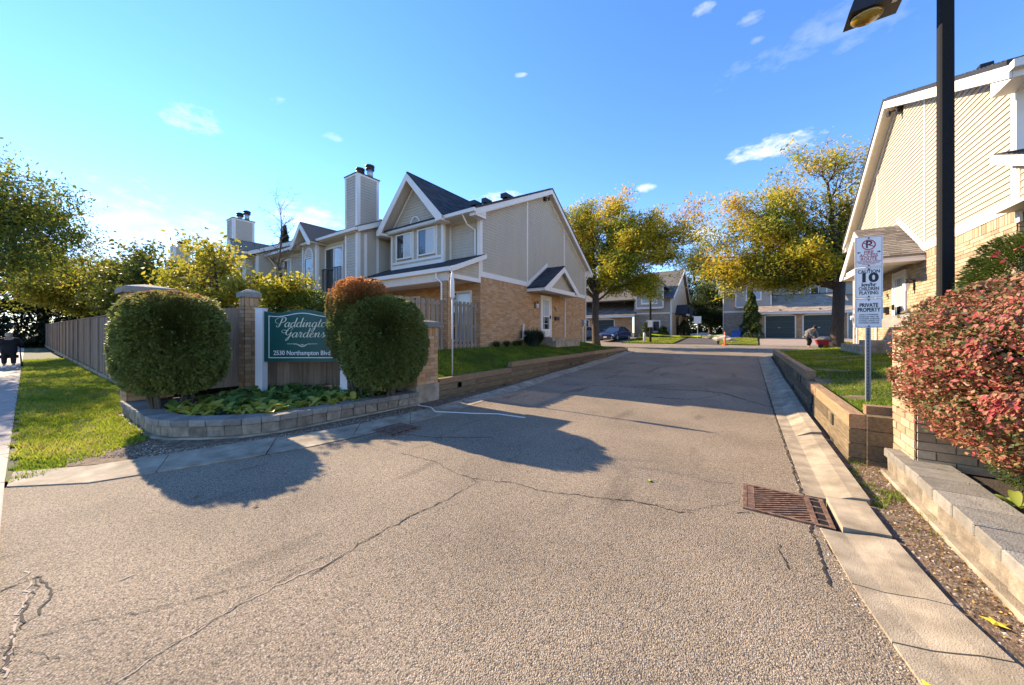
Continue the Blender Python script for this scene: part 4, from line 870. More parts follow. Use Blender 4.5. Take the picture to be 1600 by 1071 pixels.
# ---------------------------------------------------------------- far complex across the street
def garage_block(t, x0, x1, y, z0, doors, roofm, ztop, depth, eave, brickm):
    H = eave-z0
    bricks(t, (x0, y, z0), (1,0,0), (0,-1,0), x1-x0, H, brickm, soldier=0, course=.09, holes=[(a-x0, b-x0, -.1, 2.45) for a, b in doors], seed=12)
    for a, b in doors:
        mb = MB(); 
        for k in range(7):                             # arched head
            u0, u1 = k/7, (k+1)/7; f = lambda u: 2.12+.26*math.sin(math.pi*u)
            mb.prism([V3((a+(b-a)*u0, y-.03, z0+2.10)), V3((a+(b-a)*u1, y-.03, z0+2.10)), V3((a+(b-a)*u1, y-.03, z0+f(u1))), V3((a+(b-a)*u0, y-.03, z0+f(u0)))], (0,.04,0))
        mb.box(a, a+.09, y-.03, y+.01, z0, z0+2.10); mb.box(b-.09, b, y-.03, y+.01, z0, z0+2.10)
        fr = mb.build('garage_door', M['trim'], t)
        for k in range(4): MB().box(a+.09, b-.09, y-.020-.004*(k % 2), y-.002, z0+.52*k+.01, z0+.52*(k+1)-.008).build('door_panel', M['door_green'], fr)
        bx('handle', M['steel'], fr, (a+b)/2-.15, (a+b)/2+.02, y-.05, y-.025, z0+.95, z0+1.02)
        lm_ = MB(); lm_.lathe(((a+b)/2, y-.12, z0+2.45), [(.03,0),(.09,.05),(.09,.2),(.03,.27)], 8); lm_.build('wall_lantern', M['dark'], t)
    Vn = V3((0, depth, ztop-eave)); Lg = Vn.length; Vn = Vn.normalized()
    slab('roof', roofm, t, (x0-.35, y-.4, eave), (1,0,0), Vn, x1-x0+.7, Lg+.3, .12)
    shingles(t, (x0-.35, y-.4, eave+.005), (1,0,0), Vn, x1-x0+.7, Lg+.3, roofm, expo=.2, tab=.45)
    bx('fascia', M['trim'], t, x0-.35, x1+.35, y-.43, y-.405, eave-.22, eave-.02)
    bx('ridge_cap', M['black'], t, x0-.35, x1+.35, y-.4+Vn.y*(Lg+.3), y-.3+Vn.y*(Lg+.3), ztop+.06, ztop+.20)
    for xx in (x0, x1): downspout(t, [V3((xx, y-.06, eave-.1)), V3((xx, y-.06, z0))], r=.05)
# right hand far house
t = thing('townhouse', 'far grey townhouse with twin green garage doors facing down the drive', 'townhouse', (4, 41, 1.1))
garage_block(t, 1.05, 7.3, 41, 1.08, ((1.5,3.85),(4.3,6.7)), M['shingle_tan'], 5.25, 3.4, 3.55, M['brick'])
NF = V3((0,-1,0))
bricks(t, (-2.0, 42.6, 1.08), (1,0,0), NF, 3.2, 2.6, M['brick_dull'], soldier=0, course=.09)
siding(t, (-2.0, 42.6, 0), (1,0,0), NF, [(0,3.85),(3.2,3.85),(3.2,5.75),(0,5.75)], M['siding_far'], solo=False); bx('trim_band', M['trim'], t, -2.0, 1.2, 42.55, 42.598, 3.68, 3.86)
siding(t, (-.9, 42.0, 0), (1,0,0), NF, [(0,4.2),(3.0,4.2),(3.0,6.5),(1.5,8.1),(0,6.5)], M['siding_far'], solo=False, core=.6)
for xx in (-.9, 2.0): bx('corner_board', M['trim'], t, xx, xx+.1, 41.96, 41.999, 4.2, 6.4)
bx('trim_band', M['trim'], t, -.8, 2.0, 41.95, 41.999, 4.1, 4.25)
window(t, (-.0, 41.98, 4.85), (1,0,0), NF, 1.3, 1.5, frame=.12, left='dark', right='pale'); window(t, (-.1+.5, 42.58, 1.5), (1,0,0), NF, .9, 1.6, frame=.1, sashes=1, left='dark')
siding(t, (1.2, 44.4, 0), (1,0,0), NF, [(0,5.2),(7.6,5.2),(7.6,6.6),(0,6.6)], M['siding_far'], solo=False)
bx('trim_band', M['trim'], t, 4.4, 4.55, 44.35, 44.39, 5.3, 6.6); window(t, (5.2, 44.38, 5.35), (1,0,0), NF, 1.3, 1.2, frame=.1, left='dark', right='dark'); bx('trim_band', M['trim'], t, 1.2, 8.8, 44.34, 44.39, 6.42, 6.6)
bx('lantern', M['black'], t, 4.05, 4.25, 44.2, 44.38, 5.9, 6.2); bx('window_recess', M['black'], t, 1.3, 2.3, 44.3, 44.399, 5.25, 6.3)
for (xa_, xb_, yy, z0_) in ((-2.4, .9, 42.1, 5.7), (.9, 9.2, 44.0, 6.55)):
    Vn = V3((0, 6.2, 9.6-z0_)) if xa_ < 0 else V3((0, 4.3, 9.6-z0_)); Lg = Vn.length; slab('roof', M['shingle_tan'], t, (xa_, yy, z0_), (1,0,0), Vn, xb_-xa_, Lg, .14); shingles(t, (xa_, yy, z0_+.005), (1,0,0), Vn, xb_-xa_, Lg, M['shingle_tan'], expo=.25, tab=.6)
for s in (-1, 1):
    Vd = V3((-s*1.8, 0, 1.75)); slab('roof', M['shingle_tan'], t, (.6+s*1.8, 41.6, 6.5), (0,1,0), Vd, 3.5, Vd.length+.05, .08)
    MB().prism([V3((.6+s*1.8, 41.58, 6.32)), V3((.6, 41.58, 8.05)), V3((.6, 41.58, 8.26)), V3((.6+s*1.8, 41.58, 6.5))], (0,-.04,0)).build('rake_fascia', M['trim'], t)
bx('gutter', M['trim'], t, -2.4, .9-1.5-.3, 42.0, 42.1, 5.55, 5.7); downspout(t, [V3((-1.95,42.5,5.5)), V3((-1.95,42.5,1.1))])
siding(t, (-2.0, 42.6, 0), (0,1,0), (-1,0,0), [(0,1.1),(11,1.1),(11,5.7),(5.6,9.3),(0,5.8)], M['siding_far'], solo=False)
bx('wall', M['siding_far'], t, -1.95, 8.9, 44.6, 52, 1.0, 5.6)
# right of that, the row carries on behind the tree
# left hand far house
t = thing('townhouse', 'far townhouse with a tall cream gable end and grey upper bay beyond the parked car', 'townhouse', (-8, 40, 1.05))
garage_block(t, -21.5, -10.6, 39.6, 1.0, ((-21.2,-18.9),(-18.1,-15.7),(-14.9,-12.6)), M['shingle_grey'], 5.6, 4.0, 3.55, M['brick'])
bricks(t, (-10.5, 40, 1.0), (1,0,0), NF, 3.9, 2.65, M['brick_dull'], soldier=0, course=.09, holes=[(1.45,2.8,.6,1.9)])
bx('trim_band', M['trim'], t, -10.5, -6.6, 39.95, 39.99, 3.65, 3.8); siding(t, (-10.5, 40, 0), (1,0,0), NF, [(0,3.8),(3.9,3.8),(3.9,5.6),(0,5.6)], M['siding_far'], solo=False)
siding(t, (-10.2, 39.5, 0), (1,0,0), NF, [(.1,4.4),(2.8,4.4),(2.8,6.6),(1.45,8.2),(.1,6.6)], M['siding_far'], solo=False, core=.5)
for xx in (-10.2, -7.4): bx('corner_board', M['trim'], t, xx, xx+.12, 39.46, 39.499, 4.25, 6.5)
bx('trim_band', M['trim'], t, -10.08, -7.4, 39.45, 39.499, 4.2, 4.4)
window(t, (-9.6, 39.48, 4.75), (1,0,0), NF, 1.7, 1.5, frame=.14, left='pale', right='blind'); window(t, (-9.2, 39.97, 1.65), (1,0,0), NF, 1.5, 1.3, frame=.12, left='dark', right='dark')
siding(t, (-6.6, 40, 0), (0,1,0), (1,0,0), [(0,3.75),(12,3.75),(12,5.6),(7.5,9.3),(0,5.4)], M['siding'], solo=False)
bricks(t, (-6.6, 40, 1.0), (0,1,0), (1,0,0), 12, 2.7, M['brick'], soldier=0, course=.09)
bx('corner_board', M['trim'], t, -6.72, -6.56, 39.95, 39.99, 1.0, 5.5); bx('corner_board', M['trim'], t, -6.6, -6.56, 39.96, 40.15, 1.0, 5.5)
slab('roof', M['shingle_grey'], t, (-22, 39.5, 5.35), (1,0,0), (0,8,4.1), 15.7, 9.0, .16); slab('roof', M['shingle_grey'], t, (-22, 52.4, 5.5), (1,0,0), (0,-5,4.1), 15.7, 6.3, .16)
for s in (-1, 1):
    Vd = V3((-s*1.7, 0, 1.7)); slab('roof', M['shingle'], t, (-8.7+s*1.7, 39.1, 6.5), (0,1,0), Vd, 3.5, Vd.length+.05, .08)
MB().prism([V3((-6.28,39.4,5.15)), V3((-6.28,47.5,9.3)), V3((-6.28,47.5,9.55)), V3((-6.28,39.4,5.4))], (.05,0,0)).build('rake_fascia', M['trim'], t); MB().prism([V3((-6.28,52.5,5.25)), V3((-6.28,47.5,9.3)), V3((-6.28,47.5,9.55)), V3((-6.28,52.5,5.5))], (.05,0,0)).build('rake_fascia', M['trim'], t)
siding(t, (-14.5, 43.6, 0), (1,0,0), NF, [(0,5.2),(4.5,5.2),(4.5,7.4),(0,7.4)], M['siding'], solo=False)
# porch canopies on the cream wall
for yy in (43.5, 48.5):
    for s in (-1, 1):
        Vd = V3((0, -s*1.3, 1.1)); slab('canopy_roof', M['shingle'], t, (-6.6, yy+s*1.3, 3.7), (1,0,0), Vd, 1.2, Vd.length, .1)
    bx('canopy_beam', M['trim'], t, -5.5, -5.4, yy-1.2, yy+1.2, 3.5, 3.72); bx('door', M['black'], t, -6.598, -6.55, yy-.45, yy+.45, 1.2, 3.3); downspout(t, [V3((-6.5, yy+1.3, 3.6)), V3((-6.5, yy+1.3, 1.1))], r=.05)
# ---------------------------------------------------------------- retaining timber walls
def timber_wall(x, face, spans, label, capm, endblocks):
    t = thing('retaining_wall', label, 'retaining wall', (x, spans[0][0], 0))
    r = random.Random(int(abs(x)*100))
    for (y0, y1, zt, zb0, zb1, n) in spans:
        h = (zt+.08)/n; dk = -1 if face > 0 else 1
        for k in range(n):
            y = y0; first = (k % 2)*1.1
            while y < y1-.05:
                L = min(y1-y, (2.4 if y > y0 else 1.3+first)); L = y1-y if y1-y-L < .5 else L
                a, b = x+dk*0, x+dk*.15; j = r.uniform(-.004, .004)
                z0 = zt-h*(n-k); mb = MB(); s = face*j
                c = .008; xx0, xx1 = sorted((x+s, x-face*.15)); P = []
                for yy in (y+.003, y+L-.003):
                    P += [(xx0, yy, z0+.003+c), (xx0+c, yy, z0+.003), (xx1-c, yy, z0+.003), (xx1, yy, z0+.003+c), (xx1, yy, z0+h-.003-c), (xx1-c, yy, z0+h-.003), (xx0+c, yy, z0+h-.003), (xx0, yy, z0+h-.003-c)]
                mb.add(P, [(7,6,5,4,3,2,1,0), tuple(range(8, 16))]+[(i, (i+1) % 8, 8+(i+1) % 8, 8+i) for i in range(8)])
                mb.build('timber', capm if k == n-1 else M['timber'], t); y += L
            for _ in range(endblocks):
                yy = r.uniform(y0+.2, y1-.3)
                if k < n-1 and r.random() < .55: xx = sorted((x+face*.004, x+face*.012)); bx('tie_end', M['end'], t, xx[0], xx[1], yy, yy+.13, z0+.01, z0+h-.01)
    return t
tl = timber_wall(-6.0, 1, [(5.72, 8.75, .50, 0, 0, 4), (8.75, 14.5, .68, 0, 0, 5), (14.5, 21.4, .70, 0, 0, 5)], 'weathered timber retaining wall stepping up along the left kerb', M['timber_new'], 2)
for k in range(4): bx('timber', M['timber'] if k < 3 else M['end'], tl, -6.62, -6.155, 5.72, 5.86, -.08+.145*k+.003, -.08+.145*(k+1)-.003)
for k in range(5): bx('timber', M['timber'], tl, -7.6, -6.155, 21.40-.0, 21.54, 0+.145*k, .14+.145*k)
tr = timber_wall(1.03, -1, [(5.72, 9.2, .62, 0, 0, 4), (9.2, 14.0, .82, 0, 0, 5), (14.0, 19.9, .84, 0, 0, 5)], 'weathered timber retaining wall stepping up along the right kerb', M['timber_new'], 2)
for k in range(4): bx('timber', M['timber'], tr, 1.185, 1.42, 5.70, 5.85, -.08+.173*k+.003, -.08+.173*(k+1)-.003); 
for k in range(4): bx('timber', M['timber_new'] if k == 3 else M['timber'], tr, 1.21, 1.62, 5.86, 6.0, .02+.173*k+.003, .02+.173*(k+1)-.003)
# ---------------------------------------------------------------- brick piers
def pier(cx, cy, w, z0, z1, label, base=None, m=None, cap=.08):
    t = thing('brick_pier', label, 'pier', (cx, cy, z0)); h = w/2; m = m or M['brick']
    if base:
        bx('pier_base', M['concrete'], t, cx-h-.03, cx+h+.03, cy-h-.03, cy+h+.03, z0-.1, base); zb = base
    else: zb = z0
    MB().box(cx-h+.03, cx+h-.03, cy-h+.03, cy+h-.03, zb, z1).build('pier_core', M['mortar'], t)
    for (O, U, N) in (((cx-h, cy-h, zb), (1,0,0), (0,-1,0)), ((cx+h, cy-h, zb), (0,1,0), (1,0,0)), ((cx-h, cy+h, zb), (0,-1,0), (-1,0,0)), ((cx+h, cy+h, zb), (-1,0,0), (0,1,0))):
        bricks(t, O, U, N, w, z1-zb, m, course=.088, blen=.255, soldier=.2, core=.03, near=74, mod='mortar_face', seed=int(cx*10)+int(N[0]*3))
    c = h+cap; mb = MB()
    P = [(cx-c,cy-c,z1),(cx+c,cy-c,z1),(cx+c,cy+c,z1),(cx-c,cy+c,z1)]
    Q = [(x, y, z1+.10) for x, y, _ in P]; T = [(cx+(x-cx)*.9, cy+(y-cy)*.9, z1+.125) for x, y, _ in P]; A = [(cx+(x-cx)*.12, cy+(y-cy)*.12, z1+.20) for x, y, _ in P]
    fs = [(3,2,1,0),(12,13,14,15)]
    for k in range(3): fs += [(4*k+i, 4*k+(i+1)%4, 4*k+4+(i+1)%4, 4*k+4+i) for i in range(4)]
    mb.add(P+Q+T+A, fs); mb.build('capstone', M['coping'], t); return t
pier(-9.92, 1.52, .62, .30, 2.36, 'tall brick pier with stone cap at the far left, behind the clipped bush')
pier(-9.42, 3.06, .27, .30, 2.40, 'brick pier with stone cap just left of the green sign', cap=.05)
pier(-6.32, 5.35, .62, -.05, 1.72, 'sunlit brick pier at the right end of the planter, by the left timber wall', base=.42)
pier(1.72, 5.42, .62, .26, 1.66, 'brick pier with stone cap half covered by the red bush', m=M['brick_pale'])
# ---------------------------------------------------------------- planter walls
def stone_variants(name, sx, sy, sz, m, n=5, jit=.006, seed=1):
    out_ = []
    for k in range(n):
        bm = bmesh.new(); bmesh.ops.create_cube(bm, size=1); r = random.Random(seed+k)
        for v_ in bm.verts: v_.co = V3((v_.co.x*sx+r.uniform(-jit, jit), v_.co.y*sy+r.uniform(-jit, jit), v_.co.z*sz+r.uniform(-jit, jit)*.6))
        bmesh.ops.bevel(bm, geom=bm.edges[:], offset=.008, segments=1, affect='EDGES')
        me = bpy.data.meshes.new(name); bm.to_mesh(me); bm.free(); me.materials.append(m); out_.append(me)
    return out_
def walk(path, step):
    out_ = []; d0 = 0; L = [0]
    for k in range(len(path)-1): L.append(L[-1]+math.dist(path[k], path[k+1]))
    n = int(L[-1]/step); st = L[-1]/n
    for i in range(n):
        s = (i+.5)*st; k = max(j for j in range(len(path)-1) if L[j] <= s); t_ = (s-L[k])/(L[k+1]-L[k]); p = lerp2(path[k], path[k+1], t_); out_.append((p[0], p[1], math.atan2(path[k+1][1]-path[k][1], path[k+1][0]-path[k][0])))
    return out_, st
def rounded(path, rad, n=5):
    out_ = [path[0]]
    for k in range(1, len(path)-1):
        a, b, c = path[k-1], path[k], path[k+1]; u = lerp2(b, a, min(.5, rad/math.dist(a, b))); v_ = lerp2(b, c, min(.5, rad/math.dist(b, c)))
        for i in range(n+1): t_ = i/n; p = lerp2(lerp2(u, b, t_), lerp2(b, v_, t_), t_); out_.append(p)
    return out_+[path[-1]]
def planter(path, label, step, side, capd, z0=0.0):
    t = thing('planter_wall', label, 'planter wall', (path[0][0], path[0][1], 0)); Oo = org(t)
    P, st = walk(path, step)
    CV = stone_variants('coping_stone', st-.006, capd, .095, M['coping'], seed=2); BV = stone_variants('wall_block', st-.006, .2, .155, M['block'], jit=.010, seed=9); FV = stone_variants('footing', st+.02, .25, .05, M['concrete'], seed=4)
    for i, (x, y, a) in enumerate(P):
        nx, ny = -math.sin(a)*side, math.cos(a)*side
        for (nm, V_, off, z, jz) in (('footing', FV, .085, z0+.02, 0), ('wall_block', BV, .115, z0+.122, .002), ('coping_stone', CV, capd/2-.012, z0+.250, .004)):
            o = bpy.data.objects.new(nm, random.choice(V_)); COL.objects.link(o); o.parent = t
            o.location = (x+nx*off-Oo.x, y+ny*off-Oo.y, z+random.uniform(-jz, jz)); o.rotation_euler = (0, 0, a+random.uniform(-.012, .012))
    return t
LP = rounded([(-9.85,1.16),(-7.15,1.16),(-6.12,2.05),(-5.92,5.02)], .5)
planter(LP, 'low curved planter wall of grey coping stones and blocks around the left flower bed', .235, 1, .34)
planter([(1.62,.9),(1.36,1.9),(1.27,3.0),(1.29,5.5)], 'low grey planter wall with wide coping stones under the red bush', .30, -1, .36, z0=.02)
# beds
sheet('flower_bed', M['soil'], [(-9.8,4.9),(-6.2,4.9)], [(-9.8,1.35),(-6.0,2.2)], 0, .5, zf=lambda x, y: .255)
MB().prism([V3((-9.7,1.42,.22)),V3((-7.2,1.42,.22)),V3((-6.45,2.05,.22)),V3((-6.15,2.6,.22)),V3((-6.15,5.0,.22)),V3((-9.7,5.2,.22))], (0,0,.04)).build('bed_soil', M['soil'], kind='structure')
MB().prism([V3((1.66,1.4,.20)),V3((6,1.4,.20)),V3((6,5.9,.20)),V3((1.62,5.9,.20))], (0,0,.05)).build('bed_soil', M['soil'], kind='structure')
bpy.data.objects.remove(bpy.data.objects['flower_bed'])
# ---------------------------------------------------------------- fences
def board_fence(P, Q, z0, z1, label, m, bw=.14, posts=2.4, solo=280, thick=.02, rail=True, base=True, gap=.004, side=1, slope=0.0, jitter=.012, post_m=None, posth=.04):
    P, Q = V3((*P, 0)), V3((*Q, 0)); D = Q-P; L = D.length; U = D.normalized(); N = V3((U.y, -U.x, 0))*side; t = thing('fence', label, 'fence', (P.x, P.y, z0)); Z = V3((0,0,1)); r = random.Random(int(L*10))
    n = int(L/bw); acc = MB()
    for i in range(n):
        u = i*bw; dz = slope*u
        mb = MB() if i < solo else acc; j = r.uniform(-jitter, jitter); d = r.uniform(0, .012)
        mb.obox(P, U, N, Z, u+gap/2, u+bw-gap/2, d, d+thick, z0+dz+(.12 if base else 0), z1+dz+j)
        if i < solo: mb.build('fence_board', m, t)
    if n > solo: acc.build('fence_boards', m, t, kind='stuff')
    if posts:
        for k in range(int(L/posts)+1):
            u = min(k*posts, L-.1); dz = slope*u; MB().obox(P, U, N, Z, u-.05, u+.05, -.06, .075, z0+dz-.1, z1+dz+posth).build('fence_post', post_m or m, t)
            if k*posts+posts <= L+.1:
                mb = MB(); mb.obox(P, U, N, Z, u+.051, u+posts-.051, -.045, -.002, z1+dz-.3, z1+dz-.2); mb.obox(P, U, N, Z, u+.051, u+posts-.051, -.045, -.002, z0+dz+.2, z0+dz+.3); mb.build('fence_rail', m, t)
                if base: MB().obox(P, U, N, Z, u+.051, u+posts-.051, .03, .06, z0+dz-.02, z0+dz+.11).build('kick_board', M['picket'], t)
                MB().obox(P, U, N, Z, u+.051, u+posts-.051, -.02, .05, z1+dz-.02+.03, z1+dz+.05).build('fence_cap', m, t)
    return t
board_fence((-10.1,1.78), (-56,1.78), .03, 2.10, 'long weathered plank fence running beside the sidewalk', M['fence'], side=-1, posts=2.3, slope=.006)
board_fence((-9.85,1.85), (-9.62,2.95), .25, 2.16, 'short dark plank fence between the two left brick piers', M['fence'], posts=0, side=1)
board_fence((-9.2,3.3), (-6.6,5.30), .25, 2.02, 'dark plank fence behind the green entrance sign', M['fence'], posts=0, side=1)
def picket(P, Q, z0, z1, label, m):
    P, Q = V3((*P, 0)), V3((*Q, 0)); D = Q-P; L = D.length; U = D.normalized(); N = V3((U.y, -U.x, 0)); t = thing('picket_fence', label, 'fence', (P.x, P.y, z0)); Z = V3((0,0,1)); n = int(L/.105)
    for zz in (z0+.18, (z0+z1)/2, z1-.12): MB().obox(P, U, N, Z, 0, L, -.02, .02, zz-.045, zz+.045).build('fence_rail', m, t)
    for i in range(n):
        s = 1 if i % 2 else -1; MB().obox(P, U, N, Z, i*.105, i*.105+.095, s*.021, s*.021+s*.018, z0+random.uniform(-.01,.01), z1+random.uniform(-.012,.012)).build('fence_board', m, t)
    return t
picket((-8.52,6.35), (-8.52,8.3), .92, 2.70, 'weathered picket fence panel round the patio, left of the brick column', M['picket'])
picket((-8.52,8.72), (-8.52,10.05), .95, 2.72, 'weathered picket fence panel between the brick column and the end wall', M['picket'])
picket((-13.8,6.32), (-8.6,6.32), .92, 2.70, 'weathered picket fence along the front of the patio behind the bush', M['picket'])
# ---------------------------------------------------------------- entrance sign
SU = V3((CS, SN, 0)); SNn = V3((SN, -CS, 0)); Z = V3((0,0,1))
t = thing('entrance_sign', 'green entrance sign with cream script lettering between white posts', 'sign', (-7.35, 2.65, .26)); SO = V3((-8.53,2.99,0))
SG = 1.15
for u in (0, 1.56*SG): MB().obox(SO, SU, SNn, Z, u-.075, u+.075, -.08, .08, .2, 2.10).build('post', M['sign_white'], t); MB().obox(SO, SU, SNn, Z, u-.085, u+.085, -.085, .085, 2.101, 2.12).build('post_cap', M['sign_white'], t)
SC = lambda u, z, n=0: SO+SU*(u*SG)+SNn*n+V3((0,0,1.6+(z-1.6)*SG))       # board coordinates
def zone(u): return 1.995+.032*math.cos(2*math.pi*(u-.78)/.94)
us = np.linspace(.075, 1.485, 28)
MB().prism([SC(.075, 1.06, -.02), SC(1.485, 1.06, -.02)]+[SC(u, zone(u), -.02) for u in us[::-1]], SNn*.06).build('board', M['sign_green'], t)
mb = MB(); w_ = .013; iz = lambda u: zone(u)-.062; ui = np.linspace(.16, 1.40, 26)
for a, b in zip(ui[:-1], ui[1:]): mb.prism([SC(a, iz(a), .0405), SC(b, iz(b), .0405), SC(b, iz(b)-w_, .0405), SC(a, iz(a)-w_, .0405)], SNn*.003)
for q in ((.16,1.40,1.13,1.13+w_),(.16,.16+w_,1.13+w_,iz(.16)-w_),(1.40-w_,1.40,1.13+w_,iz(1.40)-w_)): mb.prism([SC(q[0],q[2],.0405), SC(q[1],q[2],.0405), SC(q[1],q[3],.0405), SC(q[0],q[3],.0405)], SNn*.003)
mb.build('border_line', M['sign_white'], t)
def swash(pts, w, nm='swash', m=None):
    mb = MB(); P = [SC(u, z, .042) for u, z in pts]; Q = []
    for k in range(len(P)-1):
        for i in range(6):
            t_ = i/6; a = P[max(k-1,0)]; b = P[k]; c = P[k+1]; d = P[min(k+2, len(P)-1)]
            Q.append(.5*((2*b)+(c-a)*t_+(2*a-5*b+4*c-d)*t_**2+(3*b-a-3*c+d)*t_**3))
    Q.append(P[-1]); n = len(Q); mb.tube(Q, [w*(.35+.65*math.sin(math.pi*i/(n-1))) for i in range(n)], 5); mb.build(nm, m or M['letter_cream'], t)
LU, LZ = SU, V3((0,0,1))
def ltext(s, nm, size, u, z, m, **k): return text(s, nm, size*SG, SC(u, z, .042), LU, LZ, m, t, **k)
# cursive strokes per letter: x advance, list of strokes in (x, y), x-height 1, slanted; joined along the baseline
GL = {
 'a': (1.15, [[(.85,.85),(.6,1.0),(.25,.8),(.1,.4),(.25,.05),(.5,.08),(.8,.5),(.95,1.0)],[(.95,1.0),(.82,.35),(.9,.03),(1.2,.25)]]),
 'd': (1.2, [[(.85,.85),(.6,1.0),(.25,.8),(.1,.4),(.25,.05),(.5,.08),(.8,.5),(1.0,1.1),(1.15,1.95)],[(1.15,1.95),(.9,.7),(.85,.1),(1.0,.03),(1.3,.3)]]),
 'i': (.62, [[(.0,.25),(.25,.7),(.35,1.0)],[(.35,1.0),(.22,.35),(.3,.03),(.65,.28)],[(.46,1.38),(.50,1.46)]]),
 'n': (1.25, [[(0,.25),(.15,.85),(.3,.95),(.28,.5),(.2,.0)],[(.2,.0),(.4,.6),(.75,1.0),(.9,.85),(.78,.3),(.9,.03),(1.25,.28)]]),
 'g': (1.15, [[(.85,.85),(.6,1.0),(.25,.8),(.1,.4),(.25,.05),(.5,.08),(.8,.5),(.95,1.0)],[(.95,1.0),(.7,-.3),(.45,-.85),(.15,-.9),(.1,-.65),(.5,-.25),(1.2,.28)]]),
 't': (.75, [[(0,.25),(.3,.8),(.55,1.65)],[(.55,1.65),(.25,.4),(.3,.03),(.8,.28)],[(.1,1.05),(.75,1.08)]]),
 'o': (1.05, [[(.65,1.0),(.3,.9),(.1,.45),(.25,.03),(.6,.1),(.85,.55),(.65,1.0),(.75,.85),(1.1,.85)]]),
 'r': (.95, [[(0,.25),(.2,.8),(.3,1.15),(.4,.95),(.7,.98)],[(.7,.98),(.5,.4),(.55,.03),(1.0,.3)]]),
 'e': (.95, [[(0,.3),(.5,.55),(.75,.85),(.6,1.02),(.3,.8),(.15,.35),(.35,.03),(.65,.1),(1.0,.35)]]),
 's': (.85, [[(0,.25),(.35,.8),(.45,1.1)],[(.45,1.1),(.5,.7),(.7,.35),(.5,.03),(.15,.12)],[(.5,.03),(.9,.3)]]),
 'P': (1.75, [[(1.15,1.9),(.95,1.1),(.75,.3),(.45,.0),(.15,.15),(.25,.4)],[(.75,.62),(.3,.75),(-.15,1.05),(-.2,1.5),(.2,1.9),(.9,2.1),(1.6,2.0),(1.85,1.6),(1.6,1.15),(1.1,.95),(.95,1.15)]]),
 'G': (1.75, [[(1.35,1.45),(1.65,1.8),(1.5,2.08),(1.0,1.9),(.6,1.3),(.55,.75),(.85,.5),(1.2,.7),(1.5,1.15)],[(1.5,1.15),(1.35,.4),(1.05,-.4),(.75,-.65),(.65,-.45),(1.0,.0),(1.7,.4)],[(.6,1.05),(.0,.95),(-.35,1.25),(-.15,1.55),(.4,1.5),(.9,1.45)]]),
}
def script(word, u0, z0, h, wx, w):
    x = 0
    for ch in word:
        adv, st = GL[ch]; mb = MB()
        for pts in st:
            P = [(u0+(x+px_+.18*py_)*wx, z0+py_*h) for px_, py_ in pts]; Q = []
            for k in range(len(P)-1):
                a, b, c, d = P[max(k-1,0)], P[k], P[k+1], P[min(k+2, len(P)-1)]
                for i in range(5): q = i/5; Q.append(tuple(.5*((2*b[j])+(c[j]-a[j])*q+(2*a[j]-5*b[j]+4*c[j]-d[j])*q**2+(3*b[j]-a[j]-3*c[j]+d[j])*q**3) for j in (0,1)))
            Q.append(P[-1]); V_ = [SC(a, b, .042) for a, b in Q]; R_ = []
            for i in range(len(Q)):
                a, b = Q[max(i-1,0)], Q[min(i+1,len(Q)-1)]; dx, dz_ = b[0]-a[0], b[1]-a[1]; n_ = math.hypot(dx, dz_)+1e-9; R_.append(w*(.42+.75*max(0, -dz_/n_)))
            mb.tube(V_, R_, 5)
        mb.build('letter', M['letter_cream'], t, True); x += adv
script('Paddington', .285, 1.700, .088, .0925, .0105)
script('Gardens', .415, 1.510, .088, .0965, .0105)
swash([(1.16,1.53),(1.24,1.55),(1.33,1.53)], .008)
for a, b in ((.50,.68),(.88,1.06)): MB().prism([SC(a,1.388,.0405), SC(b,1.388,.0405), SC(b,1.395,.0405), SC(a,1.395,.0405)], SNn*.002).build('divider', M['letter_cream'], t)
swash([(.63,1.375),(.66,1.39),(.70,1.375),(.74,1.35),(.78,1.345),(.82,1.35),(.86,1.375),(.90,1.39),(.93,1.375)], .007); swash([(.70,1.385),(.745,1.365),(.78,1.385),(.815,1.365),(.86,1.385)], .006); swash([(.78,1.37),(.78,1.33)], .007)
ltext('2530 Northampton Blvd.', 'address_lettering', .118, .785, 1.222, M['sign_white'], xs=.90, bold=.001)
# ---------------------------------------------------------------- sign post on the right lawn
def hole_face(parent, O, U, N, w, h, m): return None
PX, PY = 1.52, 7.25; pz = lawnR(PX, PY)
t = thing('sign_post', 'perforated steel post carrying three white notice plates on the right lawn', 'sign post', (PX, PY, pz))
mb = MB(); a_ = R(8); U = V3((math.cos(a_), math.sin(a_), 0)); N = V3((U.y, -U.x, 0)); O = V3((PX, PY, 0))
mb.obox(O, U, N, Z, -.028, -.012, -.03, .0, pz-.3, 3.02); mb.obox(O, U, N, Z, .012, .028, -.03, .0, pz-.3, 3.02); mb.obox(O, U, N, Z, -.012, .012, -.03, -.022, pz-.3, 3.02); mb.build('post', M['steel'], t)
mb = MB()
for k in range(44): mb.obox(O, U, N, Z, -.006, .006, -.0215, -.020, pz+.05+k*.05, pz+.068+k*.05)
mb.build('post_holes', M['void'], t, kind='stuff')
def plate(z0, z1, w, border, bm_):
    p = MB().obox(O, U, N, Z, -w/2, w/2, .004, .009, z0, z1).build('plate', M['sign_white'], t)
    mb = MB(); e = .010; b = .0035
    for a in ((-w/2+e, w/2-e, z0+e, z0+e+b), (-w/2+e, w/2-e, z1-e-b, z1-e), (-w/2+e, -w/2+e+b, z0+e+b, z1-e-b), (w/2-e-b, w/2-e, z0+e+b, z1-e-b)): mb.obox(O, U, N, Z, a[0], a[1], .0092, .0102, a[2], a[3])
    mb.build('border_line', bm_, p)
    for zz in (z0+.025, z1-.025): MB().obox(O, U, N, Z, -.008, .008, .0093, .018, zz-.008, zz+.008).build('bolt', M['dark'], p)
    return p
